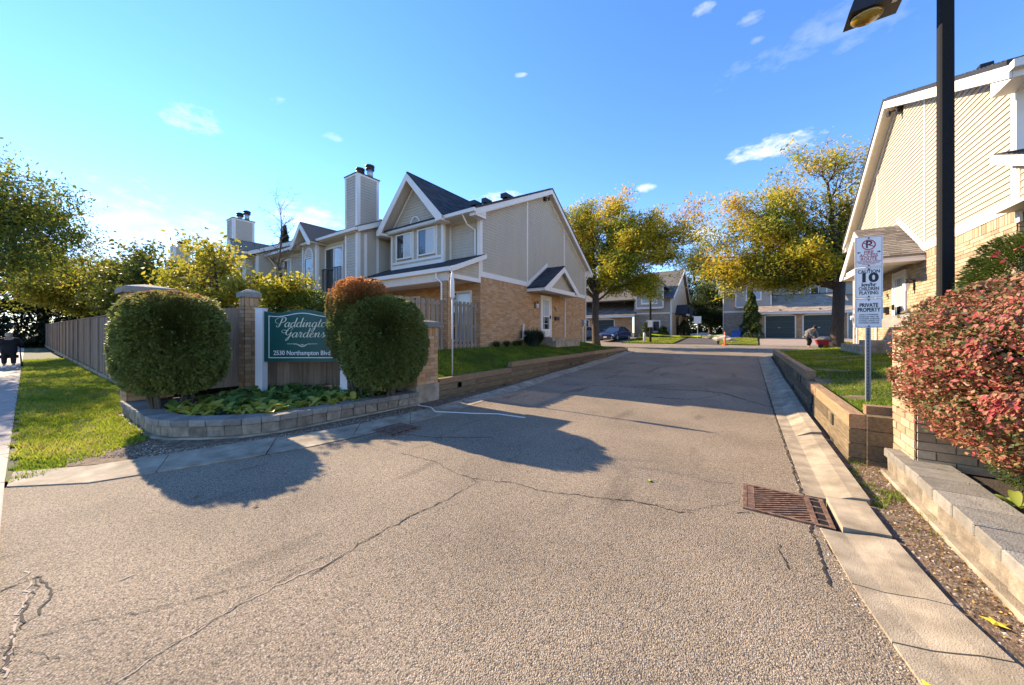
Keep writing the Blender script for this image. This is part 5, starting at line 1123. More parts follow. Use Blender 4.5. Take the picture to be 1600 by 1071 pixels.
def tx(s, size, z, m, p, du=0, **k): return text(s, 'lettering', size, O+U*du+N*.0100+V3((0,0,z)), U, Z, m, p, **k)
A0, A1, B0, B1, C0, C1 = 2.58, 3.04, 2.118, 2.575, 1.672, 2.113
p = plate(A0, A1, .31, 1, M['sign_red'])
mb = MB(); cz = A1-.125
for k in range(28):
    a, b = 2*math.pi*k/28, 2*math.pi*(k+1)/28; q = lambda an, r_: O+N*.0095+U*(r_*math.cos(an))+V3((0,0,cz+r_*math.sin(an)))
    mb.prism([q(a,.078), q(b,.078), q(b,.064), q(a,.064)], N*.0012)
an = R(-28); d = U*math.cos(an)+Z*math.sin(an); e = U*-math.sin(an)+Z*math.cos(an); c = O+N*.0120+V3((0,0,cz)); mb.prism([c-d*.066-e*.006, c+d*.066-e*.006, c+d*.066+e*.006, c-d*.066+e*.006], N*.001)
mb.build('prohibition_ring', M['sign_red'], p)
tx('P', .15, cz, M['sign_black'], p, bold=.002, xs=1.0)
tx('FIRE', .062, A1-.235, M['sign_red'], p, bold=.0008, xs=.95); tx('ACCESS', .066, A1-.285, M['sign_red'], p, xs=.88, bold=.0008); tx('ROUTE', .066, A1-.336, M['sign_red'], p, xs=.86, bold=.0008)
for k, s in enumerate(('UNAUTHORIZED VEHICLES', 'WILL BE TICKETED AND', 'TOWED AWAY')): tx(s, .022, A1-.373-k*.021, M['sign_red'], p)
for sx in (-1, 1):
    c = O+N*.0102+U*(sx*.108)+V3((0,0,A1-.235)); MB().prism([c-U*sx*.018-Z*.006, c+U*sx*.004-Z*.006, c+U*sx*.004-Z*.016, c+U*sx*.024, c+U*sx*.004+Z*.016, c+U*sx*.004+Z*.006, c-U*sx*.018+Z*.006], N*.001).build('arrow', M['sign_black'], p)
p = plate(B0, B1, .31, 1, M['sign_black'])
tx('CAUTION', .072, B1-.062, M['sign_black'], p, bold=.0012, xs=.76); tx('10', .185, B1-.158, M['sign_black'], p, bold=.008, xs=1.15); tx('km/hr', .075, B1-.258, M['sign_black'], p, bold=.002, xs=.9)
tx('CHILDREN', .072, B1-.320, M['sign_black'], p, xs=.66, bold=.0012); tx('PLAYING', .072, B1-.382, M['sign_black'], p, bold=.0012, xs=.74)
p = plate(C0, C1, .31, 1, M['sign_black'])
tx('PRIVATE', .082, C1-.105, M['sign_black'], p, bold=.002, xs=.68); tx('PROPERTY', .082, C1-.175, M['sign_black'], p, bold=.002, xs=.64)
for k, s in enumerate(('UNAUTHORIZED', 'VEHICLES WILL BE', 'TICKETED AND/OR', 'TOWED AWAY AT', 'OWNERS EXPENSE')): tx(s, .027, C1-.245-k*.031, M['sign_black'], p)
# ---------------------------------------------------------------- lamp posts
LX, LY = 2.66, 8.5
t = thing('street_lamp', 'tall dark square lamp post with a boxy amber lamp head, right foreground', 'street lamp', (LX, LY, lawnR(LX, LY)))
h = .082; zt = 7.6; c = .022; P = []
for z_, k_ in ((.5, 1.0), (zt, .93)): P += [(LX+sx*k_, LY+sy*k_, z_) for sx, sy in ((-h+c,-h),(h-c,-h),(h,-h+c),(h,h-c),(h-c,h),(-h+c,h),(-h,h-c),(-h,-h+c))]
MB().add(P, [(7,6,5,4,3,2,1,0), tuple(range(8,16))]+[(i,(i+1)%8,8+(i+1)%8,8+i) for i in range(8)]).build('post', M['pole'], t)
MB().tube([(LX,LY,7.42),(LX-.3,LY,7.5),(LX-.75,LY,7.42)], .035, 8).build('arm', M['pole'], t, True)
# head: flared box open downwards, tilted slightly
hx, hz = LX-.83, 7.19; A = [(hx-.34,LY-.23,hz),(hx+.34,LY-.23,hz+.0),(hx+.34,LY+.23,hz+.0),(hx-.34,LY+.23,hz)]; B_ = [(hx-.26,LY-.16,hz+.26),(hx+.28,LY-.16,hz+.26),(hx+.28,LY+.16,hz+.26),(hx-.26,LY+.16,hz+.26)]
hd = MB().add(A+B_, [(3,2,1,0),(4,5,6,7),(0,1,5,4),(1,2,6,5),(2,3,7,6),(3,0,4,7)]).build('lamp_head', M['black'], t)
bm = bmesh.new(); bmesh.ops.create_uvsphere(bm, u_segments=20, v_segments=12, radius=1)
bmesh.ops.delete(bm, geom=[v_ for v_ in bm.verts if v_.co.z > .05], context='VERTS')
for v_ in bm.verts: v_.co = V3((hx-.07-LX+v_.co.x*.215, v_.co.y*.17, hz-.004+v_.co.z*.13-lawnR(LX, LY)))
me = bpy.data.meshes.new('lens'); bm.to_mesh(me); bm.free(); me.materials.append(M['amber']); me.polygons.foreach_set('use_smooth', [True]*len(me.polygons)); link('lens', me, hd)
bx('latch', M['steel'], hd, hx+.2, hx+.27, LY-.2, LY-.1, hz-.012, hz-.001)
t = thing('street_lamp', 'slim dark lamp pole on the far grass island with a small notice tied to it', 'street lamp', (-7.3, 33.4, .62))
mb = MB(); mb.tube([(-7.3,33.4,.5),(-7.3,33.4,6.8)], [.11,.08], 8); mb.build('post', M['pole'], t); bx('lamp_head', M['black'], t, -7.55, -6.8, 33.2, 33.6, 6.8, 7.0)
bx('notice', M['sign_white'], t, -7.50, -7.08, 33.24, 33.26, 2.1, 2.75)
t = thing('bollard', 'short white bollard beside the far lamp pole', 'bollard', (-7.75, 33.0, .62)); MB().lathe((-7.75,33.0,.6), [(.1,0),(.1,.95),(.07,1.0)], 10).build('post', M['pvc'], t, True); bx('band', M['dark'], t, -7.86, -7.64, 32.89, 33.11, .60, .66)
t = thing('sign_post', 'small white notice on a thin post behind the yellow tape', 'sign post', (-3.9, 38, 1.0)); MB().tube([(-3.9,38,.9),(-3.9,38,3.2)], .035, 6).build('post', M['steel'], t); bx('plate', M['sign_white'], t, -4.22, -3.58, 37.94, 37.96, 2.5, 3.2)
# tape
mb = MB(); A, B_ = V3((-7.2,33.3,1.45)), V3((-1.5,33.0,1.38)); P = []
for i in range(25): k = i/24; q = A.lerp(B_, k); q.z -= .22*4*k*(1-k)*.6; tw = .035*math.sin(i*.9); P.append((q+V3((0,tw,.05)), q-V3((0,tw,.05))))
vs = [x for p in P for x in p]; mb.add(vs, [(2*i,2*i+1,2*i+3,2*i+2) for i in range(24)]); setp(mb.build('barrier_tape', M['tape'], fix=False), 'yellow barrier tape strung across the far parking court', 'tape')
def rod(x, y, z): t = thing('delineator', 'orange traffic delineator post at the edge of the cross street', 'delineator', (x, y, z)); MB().lathe((x,y,z), [(.2,0),(.2,.05),(.06,.08),(.055,1.05),(.03,1.08)], 10).build('post', M['orange'], t, True); MB().lathe((x,y,z+.7), [(.062,0),(.06,.1)], 10).build('band', M['sign_white'], t)
rod(-1.35, 31.6, .59)
# recycling bins
def bin_(x, y, z, w, h, m, label):
    t = thing('recycling_bin', label, 'bin', (x, y, z)); c = w/2; P = [(x-c*.85,y-c*.7,z),(x+c*.85,y-c*.7,z),(x+c*.85,y+c*.7,z),(x-c*.85,y+c*.7,z),(x-c,y-c*.85,z+h),(x+c,y-c*.85,z+h),(x+c,y+c*.85,z+h),(x-c,y+c*.85,z+h)]
    MB().add(P, [(3,2,1,0),(0,1,5,4),(1,2,6,5),(2,3,7,6),(3,0,4,7)]).build('body', m, t); 
    mb = MB(); 
    for a in ((x-c-.02,x+c+.02,y-c*.9-.02,y-c*.9+.03),(x-c-.02,x+c+.02,y+c*.9-.03,y+c*.9+.02)): mb.box(*a, z+h-.05, z+h)
    mb.build('rim', m, t); bx('contents', M['sign_white'], t, x-c*.7, x+c*.5, y-c*.6, y+c*.6, z+h*.7, z+h*.98)
bin_(-.75, 39.4, 1.05, .75, .75, M['blue'], 'blue recycling bin in front, left of the tall cedar'); bin_(-.15, 39.9, 1.05, .8, .95, M['blue'], 'taller blue recycling bin pressed against the foot of the cedar')
for i, (x, y, s) in enumerate(((-1.7,36.5,.8),(-2.9,38.5,.6),(-3.9,40.5,.9),(.3,40.0,.6),(-1.2,35.8,.5),(-2.0,40.1,.6))):
    bm = bmesh.new(); bmesh.ops.create_icosphere(bm, subdivisions=2, radius=1)
    for v_ in bm.verts: v_.co = V3((v_.co.x*s*(1+.2*math.sin(v_.co.y*4+i)), v_.co.y*s*.5, v_.co.z*s*.4+.05*math.sin(v_.co.x*5)))
    me = bpy.data.meshes.new('landscape_rock'); bm.to_mesh(me); bm.free(); me.materials.append(M['walk']); o = link('landscape_rock', me); o.location = (x, y, rz(y)+.15); setp(o, 'pale landscape rock at the edge of the far flower bed', 'rock', 'pale rocks edging the far flower bed')
# ---------------------------------------------------------------- white pole on the left lawn
t = thing('flag_pole', 'thin white pole with a furled white cover at its top, on the left lawn', 'pole', (-6.25, 6.40, .45)); MB().tube([(-6.25,6.40,.40),(-6.25,6.40,3.17)], .019, 8).build('pole', M['pvc'], t, True)
MB().lathe((-6.25,6.40,2.45), [(.02,0),(.06,.08),(.055,.45),(.03,.66),(.015,.72)], 8).build('furled_cover', M['pvc'], t, True)
# ---------------------------------------------------------------- parked cars
def car(x, y, z, rot, paint, label):
    t = thing('parked_car', label, 'car', (x, y, z)); c, s = math.cos(rot), math.sin(rot)
    T = lambda a, b, q: (x+a*c-b*s, y+a*s+b*c, z+q)          # a: across, b: forward
    # lower body stations: (b, half width, z bottom, z shoulder, z top, top half width)
    ST = [(2.28,.62,.30,.50,.62,.50),(2.20,.78,.20,.58,.68,.66),(1.95,.87,.18,.66,.76,.74),(1.45,.90,.18,.74,.86,.78),(.85,.91,.19,.80,.95,.80),(0,.91,.19,.83,.98,.80),(-.9,.91,.19,.86,1.00,.80),(-1.6,.90,.20,.88,1.02,.76),(-2.1,.85,.26,.86,1.00,.72),(-2.28,.76,.34,.78,.92,.62)]
    vs = []; fs = []
    for (b, w, z0, z1, z2, tw) in ST:
        vs += [T(-w*.9,b,z0),T(-w,b,z0+.12),T(-w,b,z1),T(-tw,b,z2),T(-tw*.5,b,z2+.03),T(tw*.5,b,z2+.03),T(tw,b,z2),T(w,b,z1),T(w,b,z0+.12),T(w*.9,b,z0)]
    n = 10
    for i in range(len(ST)-1): fs += [(i*n+j, i*n+(j+1)%n, (i+1)*n+(j+1)%n, (i+1)*n+j) for j in range(n)]
    fs += [tuple(range(n)), tuple((len(ST)-1)*n+j for j in range(n))[::-1]]; MB().add(vs, fs).build('body', paint, t, True)
    CB = [(.95,.76,.95,.76),(.25,.60,1.38,.60),(-.3,.58,1.44,.58),(-.95,.57,1.40,.57),(-1.75,.70,1.02,.70)]
    vs = []; fs = []
    for (b, wl, zt_, w2) in CB: vs += [T(-.78,b,.93),T(-w2,b,zt_),T(w2,b,zt_),T(.78,b,.93)]
    for i in range(len(CB)-1): fs += [(i*4+j, i*4+j+1, (i+1)*4+j+1, (i+1)*4+j) for j in range(3)]
    MB().add(vs, fs+[(0,1,2,3), (16,17,18,19)]).build('window_glass', M['glass'], t)
    mb = MB(); R_ = [(.30,.60,1.385),(-.3,.60,1.455),(-.98,.58,1.41)]; 
    vs = [T(sx*w2, b, zt_) for (b, w2, zt_) in R_ for sx in (-1,1)]+[T(sx*w2, b, zt_-.03) for (b, w2, zt_) in R_ for sx in (-1,1)]
    mb.add(vs, [(0,1,3,2),(2,3,5,4),(0,2,8,6),(2,4,10,8),(1,7,9,3),(3,9,11,5),(0,6,7,1),(4,5,11,10)]); mb.build('roof', paint, t)
    mb = MB()
    for sx in (-1, 1):
        mb.tube([T(sx*.80,.98,.95), T(sx*.61,.28,1.385)], .03, 5); mb.tube([T(sx*.79,-.3,.95), T(sx*.60,-.3,1.44)], .03, 5); mb.tube([T(sx*.77,-1.75,1.0), T(sx*.59,-.96,1.40)], .04, 5)
    mb.build('pillar', paint, t)
    for sx in (-1, 1):
        mm = MB().lathe(T(0,0,0), [(0,0)], 3) if False else MB(); mm.obox(V3(T(sx*.93,.72,1.02)), V3((c,s,0)), V3((-s,c,0)), Z, -.07, .07, -.05, .05, -.05, .06); mm.build('mirror', paint, t)
        for b in (1.42, -1.38):
            ctr = V3(T(sx*.80, b, .32)); ax = V3((c,s,0))*sx; f_ = V3((-s,c,0)); P = []
            mb = MB(); mb.tube([ctr-ax*.06, ctr+ax*.115], [.32,.32], 18); wh = mb.build('tyre', M['tyre'], t); mb = MB(); mb.tube([ctr+ax*.10, ctr+ax*.125], [.21,.19], 10); mb.build('rim', M['rim'], wh)
        mb = MB(); mb.add([T(sx*.84,2.07,.66),T(sx*.50,2.25,.60),T(sx*.52,2.245,.50),T(sx*.86,2.08,.53)], [(0,1,2,3)]); 
        mb = MB(); mb.obox(V3(T(sx*.66,2.17,.58)), V3((c,s,0)), V3((-s,c,0)), Z, -.17, .17, -.05, .07, -.07, .06); mb.build('headlight', M['lampglass'], t)
        mb = MB(); mb.obox(V3(T(sx*.62,2.22,.33)), V3((c,s,0)), V3((-s,c,0)), Z, -.09, .09, -.02, .04, -.05, .05); mb.build('fog_light', M['lampglass'], t)
    mb = MB(); mb.obox(V3(T(0,2.26,.52)), V3((c,s,0)), V3((-s,c,0)), Z, -.36, .36, -.02, .035, -.08, .07); mb.build('grille', M['black'], t)
    mb = MB(); mb.obox(V3(T(0,2.28,.36)), V3((c,s,0)), V3((-s,c,0)), Z, -.17, .17, .0, .03, -.06, .06); mb.build('number_plate', M['sign_white'], t)
car(-11.3, 35.6, rz(35.6)+.015, math.pi-.12, M['car_paint'], 'navy blue sedan parked in front of the far left garages')
car(-15.2, 36.2, rz(36)+.015, math.pi, M['car_grey'], 'grey car mostly hidden behind the tree trunk beyond the left house')
car(-60, 3.2, .35, R(80), M['car_grey'], 'grey car parked in deep shade past the end of the plank fence')
# ---------------------------------------------------------------- people
# walker user seen from behind on the sidewalk
hx, hy = -27.6, -.12; f = V3((-1,0,0)); s_ = V3((0,1,0)); B0_ = V3((hx, hy, .02))
def W(fwd, side, z): return B0_+f*fwd+s_*side+V3((0,0,z))
t = thing('person', 'person in a dark coat seen from behind, leaning on a walker along the sidewalk', 'person', B0_)
pts = [W(0,0,.86), W(.03,0,1.0), W(.10,0,1.18), W(.17,0,1.30), W(.22,0,1.38), W(.26,0,1.46),
       W(0,.10,.80), W(.05,.12,.45), W(-.04,.12,.08), W(.10,.13,.05), W(.0,-.10,.80), W(.10,-.12,.45), W(.10,-.12,.08), W(.24,-.13,.05),
       W(.14,.22,1.24), W(.10,.32,1.0), W(.32,.27,.90), W(.40,.26,.90), W(.14,-.22,1.24), W(.10,-.32,1.0), W(.32,-.27,.90), W(.40,-.26,.90)]
ed = [(0,1),(1,2),(2,3),(3,4),(4,5),(0,6),(6,7),(7,8),(8,9),(0,10),(10,11),(11,12),(12,13),(3,14),(14,15),(15,16),(16,17),(3,18),(18,19),(19,20),(20,21)]
rd = [.14,.15,.16,.12,.055,.10,.085,.06,.04,.04,.085,.06,.04,.04,.07,.05,.035,.04,.07,.05,.035,.04]
body = skin_part('body', pts, ed, rd, M['skin'], t, 2)
coat = skin_part('coat', [W(-.01,0,.62), W(.0,0,.86), W(.03,0,1.0), W(.10,0,1.18), W(.17,0,1.30), W(.14,.22,1.25), W(.10,.33,1.02), W(.28,.28,.92), W(.14,-.22,1.25), W(.10,-.33,1.02), W(.28,-.28,.92)],
   [(0,1),(1,2),(2,3),(3,4),(3,5),(5,6),(6,7),(3,8),(8,9),(9,10)], [(.24,.17),(.25,.17),(.25,.17),(.24,.16),(.09,.09),.10,.085,.06,.10,.085,.06], M['cloth_dark'], t, 2, 1)
skin_part('trousers', [W(0,0,.72), W(0,.11,.66), W(.05,.12,.42), W(-.03,.12,.14), W(0,-.11,.66), W(.10,-.12,.42), W(.11,-.12,.14)], [(0,1),(1,2),(2,3),(0,4),(4,5),(5,6)], [.14,.11,.09,.075,.11,.09,.075], M['cloth_dark'], t, 2)
bm = bmesh.new(); bmesh.ops.create_uvsphere(bm, u_segments=14, v_segments=9, radius=.108)
for v_ in bm.verts: v_.co = V3((v_.co.x*1.05+W(.25,0,1.475).x-B0_.x, v_.co.y+0, v_.co.z*1.1+1.475))
me = bpy.data.meshes.new('hair'); bm.to_mesh(me); bm.free(); me.materials.append(M['hair_grey']); link('hair', me, t)
for sx in (.12, -.12): mb = MB(); p0 = W(-.08 if sx > 0 else .04, sx, 0); mb.box(p0.x-.26, p0.x+.02, p0.y-.05, p0.y+.05, .015, .10); mb.build('shoe', M['sign_white'], t)
t = thing('walker', 'dark four-wheeled walking frame pushed by the person in the dark coat', 'walker', W(.35,0,0))
for sd in (-.32, .32):
    mb = MB(); mb.tube([W(.30,sd*.85,.93), W(.42,sd*.9,.86), W(.20,sd*1.06,.14)], .018, 6); mb.tube([W(.42,sd*.9,.86), W(.72,sd,.14)], .018, 6); mb.tube([W(.32,sd*.98,.45), W(.58,sd*.97,.45)], .014, 6); mb.build('frame', M['dark'], t)
    for fw in (.20, .72): mb = MB(); cc = W(fw, sd*(1.10 if fw < .5 else 1.03), .105); mb.tube([cc-s_*.022, cc+s_*.022], [.105,.105], 14); mb.build('wheel', M['tyre'], t)
mb = MB(); mb.obox(W(.48,0,.52), s_, f, Z, -.26, .26, -.12, .12, -.12, .02); mb.build('bag', M['cloth_dark'], t)
# person bending beyond the right lawn
bx_, by_ = 3.55, 30.5; B0_ = V3((bx_, by_, rz(30.5)+.005)); f = V3((.75,-.66,0)).normalized(); s_ = V3((-f.y, f.x, 0))
t = thing('person', 'person in a grey jacket and dark cap stooping beyond the right lawn', 'person', B0_)
pts = [W(-.12,0,.78), W(-.02,0,.95), W(.12,0,1.12), W(.24,0,1.24), W(.32,0,1.30), W(.38,0,1.37),
       W(-.10,.10,.74), W(.04,.11,.42), W(-.10,.11,.08), W(.04,.12,.05), W(-.10,-.10,.74), W(.06,-.11,.42), W(-.02,-.11,.08), W(.12,-.12,.05),
       W(.20,.20,1.18), W(.26,.25,.92), W(.42,.20,.72), W(.48,.19,.68), W(.20,-.20,1.18), W(.26,-.25,.92), W(.42,-.20,.72), W(.48,-.19,.68)]
skin_part('body', pts, ed, rd, M['skin'], t, 2)
skin_part('jacket', [W(-.14,0,.70), W(-.10,0,.82), W(-.0,0,.97), W(.12,0,1.12), W(.22,0,1.22), W(.20,.20,1.18), W(.26,.26,.94), W(.38,.22,.77), W(.20,-.20,1.18), W(.26,-.26,.94), W(.38,-.22,.77)],
   [(0,1),(1,2),(2,3),(3,4),(3,5),(5,6),(6,7),(3,8),(8,9),(9,10)], [(.19,.15),(.21,.17),(.23,.18),(.22,.16),(.10,.10),.10,.085,.06,.10,.085,.06], M['cloth_grey'], t, 2, 1)
skin_part('trousers', [W(-.13,0,.74), W(-.10,.11,.68), W(.04,.11,.42), W(-.09,.11,.12), W(-.10,-.11,.68), W(.06,-.11,.42), W(-.01,-.11,.12)], [(0,1),(1,2),(2,3),(0,4),(4,5),(5,6)], [.14,.11,.085,.07,.11,.085,.07], M['cloth_dark'], t, 2)
bm = bmesh.new(); bmesh.ops.create_uvsphere(bm, u_segments=14, v_segments=9, radius=.115); hp = W(.37,0,1.40)-B0_
for v_ in bm.verts: v_.co = V3((v_.co.x+hp.x, v_.co.y+hp.y, v_.co.z*1.05+hp.z))
me = bpy.data.meshes.new('cap'); bm.to_mesh(me); bm.free(); me.materials.append(M['hair']); link('cap', me, t)
t = thing('garden_cart', 'low red garden cart with a grey load beside the stooping person', 'cart', W(.95,0,0)); c0 = W(1.0,0,.0)
P = [(-.42,-.28,.2),(.42,-.28,.2),(.42,.28,.2),(-.42,.28,.2),(-.52,-.34,.52),(.52,-.34,.52),(.52,.34,.52),(-.52,.34,.52)]
MB().add([(c0.x+a, c0.y+b, c0.z+q) for a, b, q in P], [(3,2,1,0),(0,1,5,4),(1,2,6,5),(2,3,7,6),(3,0,4,7),(4,5,6,7)]).build('tub', M['red'], t)
MB().lathe((c0.x-.05, c0.y, c0.z+.52), [(.42,0),(.40,.12),(.25,.22),(.1,.24)], 9).build('load', M['cloth_grey'], t, True)
for sx in (-.3, .3): cc = V3((c0.x+sx, c0.y-.3, c0.z+.13)); MB().tube([cc, cc-V3((0,.05,0))], [.13,.13], 12).build('wheel', M['tyre'], t)
# ---------------------------------------------------------------- vegetation
def leafmat(name, ramp, trans=.35, rough=.55):
    return mat(name, ramp[0][1], rough, .12, 1.5, tint=ramp, trans=trans, spec=.35)
LM = dict(
 bush=leafmat('bush_leaf', [(0,(.11,.14,.035)),(.5,(.22,.24,.055)),(.78,(.33,.26,.08)),(.9,(.46,.24,.09)),(1,(.42,.16,.06))]),
 bush_rust=leafmat('bush_rust_leaf', [(0,(.09,.12,.03)),(.40,(.18,.20,.05)),(.62,(.46,.20,.06)),(1,(.66,.30,.12))]),
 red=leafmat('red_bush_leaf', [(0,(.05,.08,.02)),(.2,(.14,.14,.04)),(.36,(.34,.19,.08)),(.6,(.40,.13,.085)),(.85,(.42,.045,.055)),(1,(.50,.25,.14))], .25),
 hosta=leafmat('hosta_leaf', [(0,(.10,.17,.04)),(.6,(.19,.28,.05)),(1,(.36,.38,.07))], .4),
 hosta_y=leafmat('golden_hosta_leaf', [(0,(.26,.30,.04)),(.6,(.46,.44,.06)),(1,(.60,.50,.09))], .4),
 yellow=leafmat('yellow_tree_leaf', [(0,(.16,.17,.02)),(.5,(.38,.34,.03)),(1,(.55,.45,.05))], .55),
 locust=leafmat('locust_leaf', [(0,(.08,.13,.02)),(.34,(.19,.26,.03)),(.54,(.42,.39,.035)),(.74,(.72,.52,.03)),(.95,(.66,.40,.03)),(1,(.60,.26,.03))], .5),
 left=leafmat('left_tree_leaf', [(0,(.045,.075,.016)),(.45,(.11,.15,.022)),(.7,(.32,.31,.03)),(1,(.55,.38,.04))], .5),
 dark=leafmat('conifer_leaf', [(0,(.012,.024,.010)),(1,(.035,.06,.02))], .15),
 cedar=leafmat('cedar_leaf', [(0,(.035,.06,.012)),(.5,(.10,.13,.02)),(1,(.24,.24,.03))], .35),
 green=leafmat('green_tree_leaf', [(0,(.03,.05,.018)),(.6,(.08,.11,.03)),(1,(.19,.20,.06))], .45),
 hedge=leafmat('hedge_leaf', [(0,(.05,.08,.015)),(.5,(.13,.18,.025)),(1,(.36,.36,.05))], .5),
 blue=leafmat('grass_tuft_leaf', [(0,(.04,.065,.045)),(1,(.10,.13,.09))], .3),
)
def sphere_pts(n, c, r, seed, shell=.28, flat=2.6, lump=.07, zmin=None):
    g = np.random.default_rng(seed); d = g.normal(size=(n, 3)); d /= np.linalg.norm(d, axis=1)[:, None]
    e = (np.abs(d[:, 0])**flat+np.abs(d[:, 1])**flat+np.abs(d[:, 2])**flat)**(-1/flat)          # superellipsoid: sheared, slightly boxy
    k = e*(1-shell*g.random(n)**1.6)*(1+lump*fbm(d*2.2, 1.3, seed)+.035*g.normal(size=n))
    k *= 1+.05*fbm(d*7, 1.3, seed+5)
    ns = 90; sh = g.normal(size=(ns, 3)); sh /= np.linalg.norm(sh, axis=1)[:, None]; near = sh@d.T; best = near.argmax(0); on = near.max(0) > .9965
    k = np.where(on & (g.random(n) < .8), e*(1+g.random(n)*.02+.08*g.random(n)*(.3+.7*(best % 7)/6)), k)
    k = np.minimum(k, e*(1.07+.05*fbm(d*5, 1.3, seed+9)))
    P = d*k[:, None]*np.array(r)+np.array(c)
    return P, d, k/e
def clipped_bush(name, label, c, r, n, size, m, tintf, seed, stems, cat='bush', aspect=.68, solo=0, avoid=None, flat=2.6, lump=.07, group=None, shell=.28):
    t = thing(name, label, cat, (c[0], c[1], stems[0] if stems else c[2]-r[2]), group)
    P, d, k = sphere_pts(n, c, r, seed, flat=flat, lump=lump, shell=shell)
    if avoid is not None: ok = ~avoid(P); P, d, k = P[ok], d[ok], k[ok]
    tt = tintf(P, d, k).clip(0, 1)
    if solo:
        v = P-np.array([0, 0, 1.6]); dist = np.linalg.norm(v, axis=1); facing = -(v/dist[:, None]*d).sum(1); px = (v@np.array([CS, SN, 0]))/(v@np.array([-SN, CS, 0]))
        score = dist-1.5*k+np.where((facing > .15) & (px < 1.49), 0, 10); idx = np.argsort(score)[:solo]; g = random.Random(seed); Oo = org(t); vm = []
        for q in range(6):
            mb = MB(); mb.add([(0,0,0),(.28,.2,.05),(.30,.55,.06),(0,1,0),(-.30,.55,.06),(-.28,.2,.05),(0,.5,-.02)], [(0,1,6),(1,2,6),(2,3,6),(3,4,6),(4,5,6),(5,0,6)], [.3,.5,.62,.78,.88,.98][q]); me = mb.mesh('leaf', fix=False); me.materials.append(m); vm.append(me)
        for i in idx:
            o = bpy.data.objects.new('leaf', vm[g.randrange(6)]); COL.objects.link(o); o.parent = t; o.location = V3(P[i])-Oo; y_ = V3(d[i]); y_ = V3((y_.x, y_.y, -.9+g.uniform(-.3,.3)))
            o.rotation_euler = (y_.to_track_quat('Y', 'Z').to_matrix().to_4x4() @ Matrix.Rotation(g.uniform(-.9,.9), 4, 'Y')).to_euler(); s = size*g.uniform(.9, 1.4); o.scale = (s, s, s)
        keep = np.ones(len(P), bool); keep[idx] = False; P, d, tt = P[keep], d[keep], tt[keep]
    leaves('foliage', P, size, tt, m, t, aspect=aspect, seed=seed, nrm=d, follow=.35)
    mb = MB(); g = random.Random(seed)
    if stems:
        for i in range(stems[1]):
            a = g.random()*6.28; b0 = V3((c[0]+.18*math.cos(a)*stems[2], c[1]+.18*math.sin(a)*stems[2], stems[0])); e1 = V3((c[0]+r[0]*.75*math.cos(a), c[1]+r[1]*.75*math.sin(a), c[2]+g.uniform(-.2,.5)*r[2])); mid = b0.lerp(e1, .45)+V3((g.uniform(-.06,.06), g.uniform(-.06,.06), .1))
            mb.tube([b0, b0.lerp(mid, .5)+V3((0,0,.03)), mid, e1], [.028,.022,.017,.006], 5)
            for _ in range(4):
                s0 = mid.lerp(e1, g.random()*.7); mb.tube([s0, s0+V3((g.uniform(-.3,.3), g.uniform(-.3,.3), g.uniform(0,.4)))*r[0]], [.009,.003], 4)
        mb.build('stems', M['bark_lt'], t)
    return t
# entrance bushes
top_rust = lambda P, d, k: .34+.22*fbm(P, 2.2, 4)+.10*np.random.default_rng(5).normal(size=len(P))+.55*np.clip((P[:, 2]-2.0)/.35, 0, 1)+.25*np.clip((-P[:,0]-9.0)/.4, 0, 1)
clipped_bush('clipped_bush', 'big squat clipped green bush with rusty tips at the left end of the flower bed', (-8.45, 1.60, 1.42), (.78, .70, .84), 120000, .046, LM['bush'], top_rust, 21, (.25, 7, 1.4), flat=3.3, lump=.15, shell=.8)
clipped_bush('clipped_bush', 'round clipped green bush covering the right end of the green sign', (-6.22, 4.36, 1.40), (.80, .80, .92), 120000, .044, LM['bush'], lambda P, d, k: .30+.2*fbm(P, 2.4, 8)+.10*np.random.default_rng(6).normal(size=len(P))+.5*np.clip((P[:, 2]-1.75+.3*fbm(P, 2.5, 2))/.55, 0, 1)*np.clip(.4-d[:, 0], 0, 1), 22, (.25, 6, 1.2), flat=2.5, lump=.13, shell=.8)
clipped_bush('clipped_bush', 'orange topped clipped bush rising behind the round green bush by the sign', (-6.66, 4.10, 1.84), (.57, .56, .86), 80000, .040, LM['bush_rust'], lambda P, d, k: .15+.2*fbm(P, 2.4, 9)+.12*np.random.default_rng(7).normal(size=len(P))+.62*np.clip((P[:, 2]-1.75+.25*fbm(P, 2.5, 2))/.8, 0, 1), 23, (.25, 4, 1.0), flat=2.9, lump=.14, shell=.8)
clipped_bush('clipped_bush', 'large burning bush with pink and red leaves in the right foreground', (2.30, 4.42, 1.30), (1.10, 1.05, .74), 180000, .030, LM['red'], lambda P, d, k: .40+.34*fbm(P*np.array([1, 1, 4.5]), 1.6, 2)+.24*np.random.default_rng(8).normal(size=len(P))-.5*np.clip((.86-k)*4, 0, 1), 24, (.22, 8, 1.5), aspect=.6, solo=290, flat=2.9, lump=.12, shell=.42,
    avoid=lambda P: (P[:, 0] > 1.28) & (P[:, 0] < 2.15) & (P[:, 1] > 5.0) & (P[:, 1] < 5.85) & (P[:, 2] < 1.95))
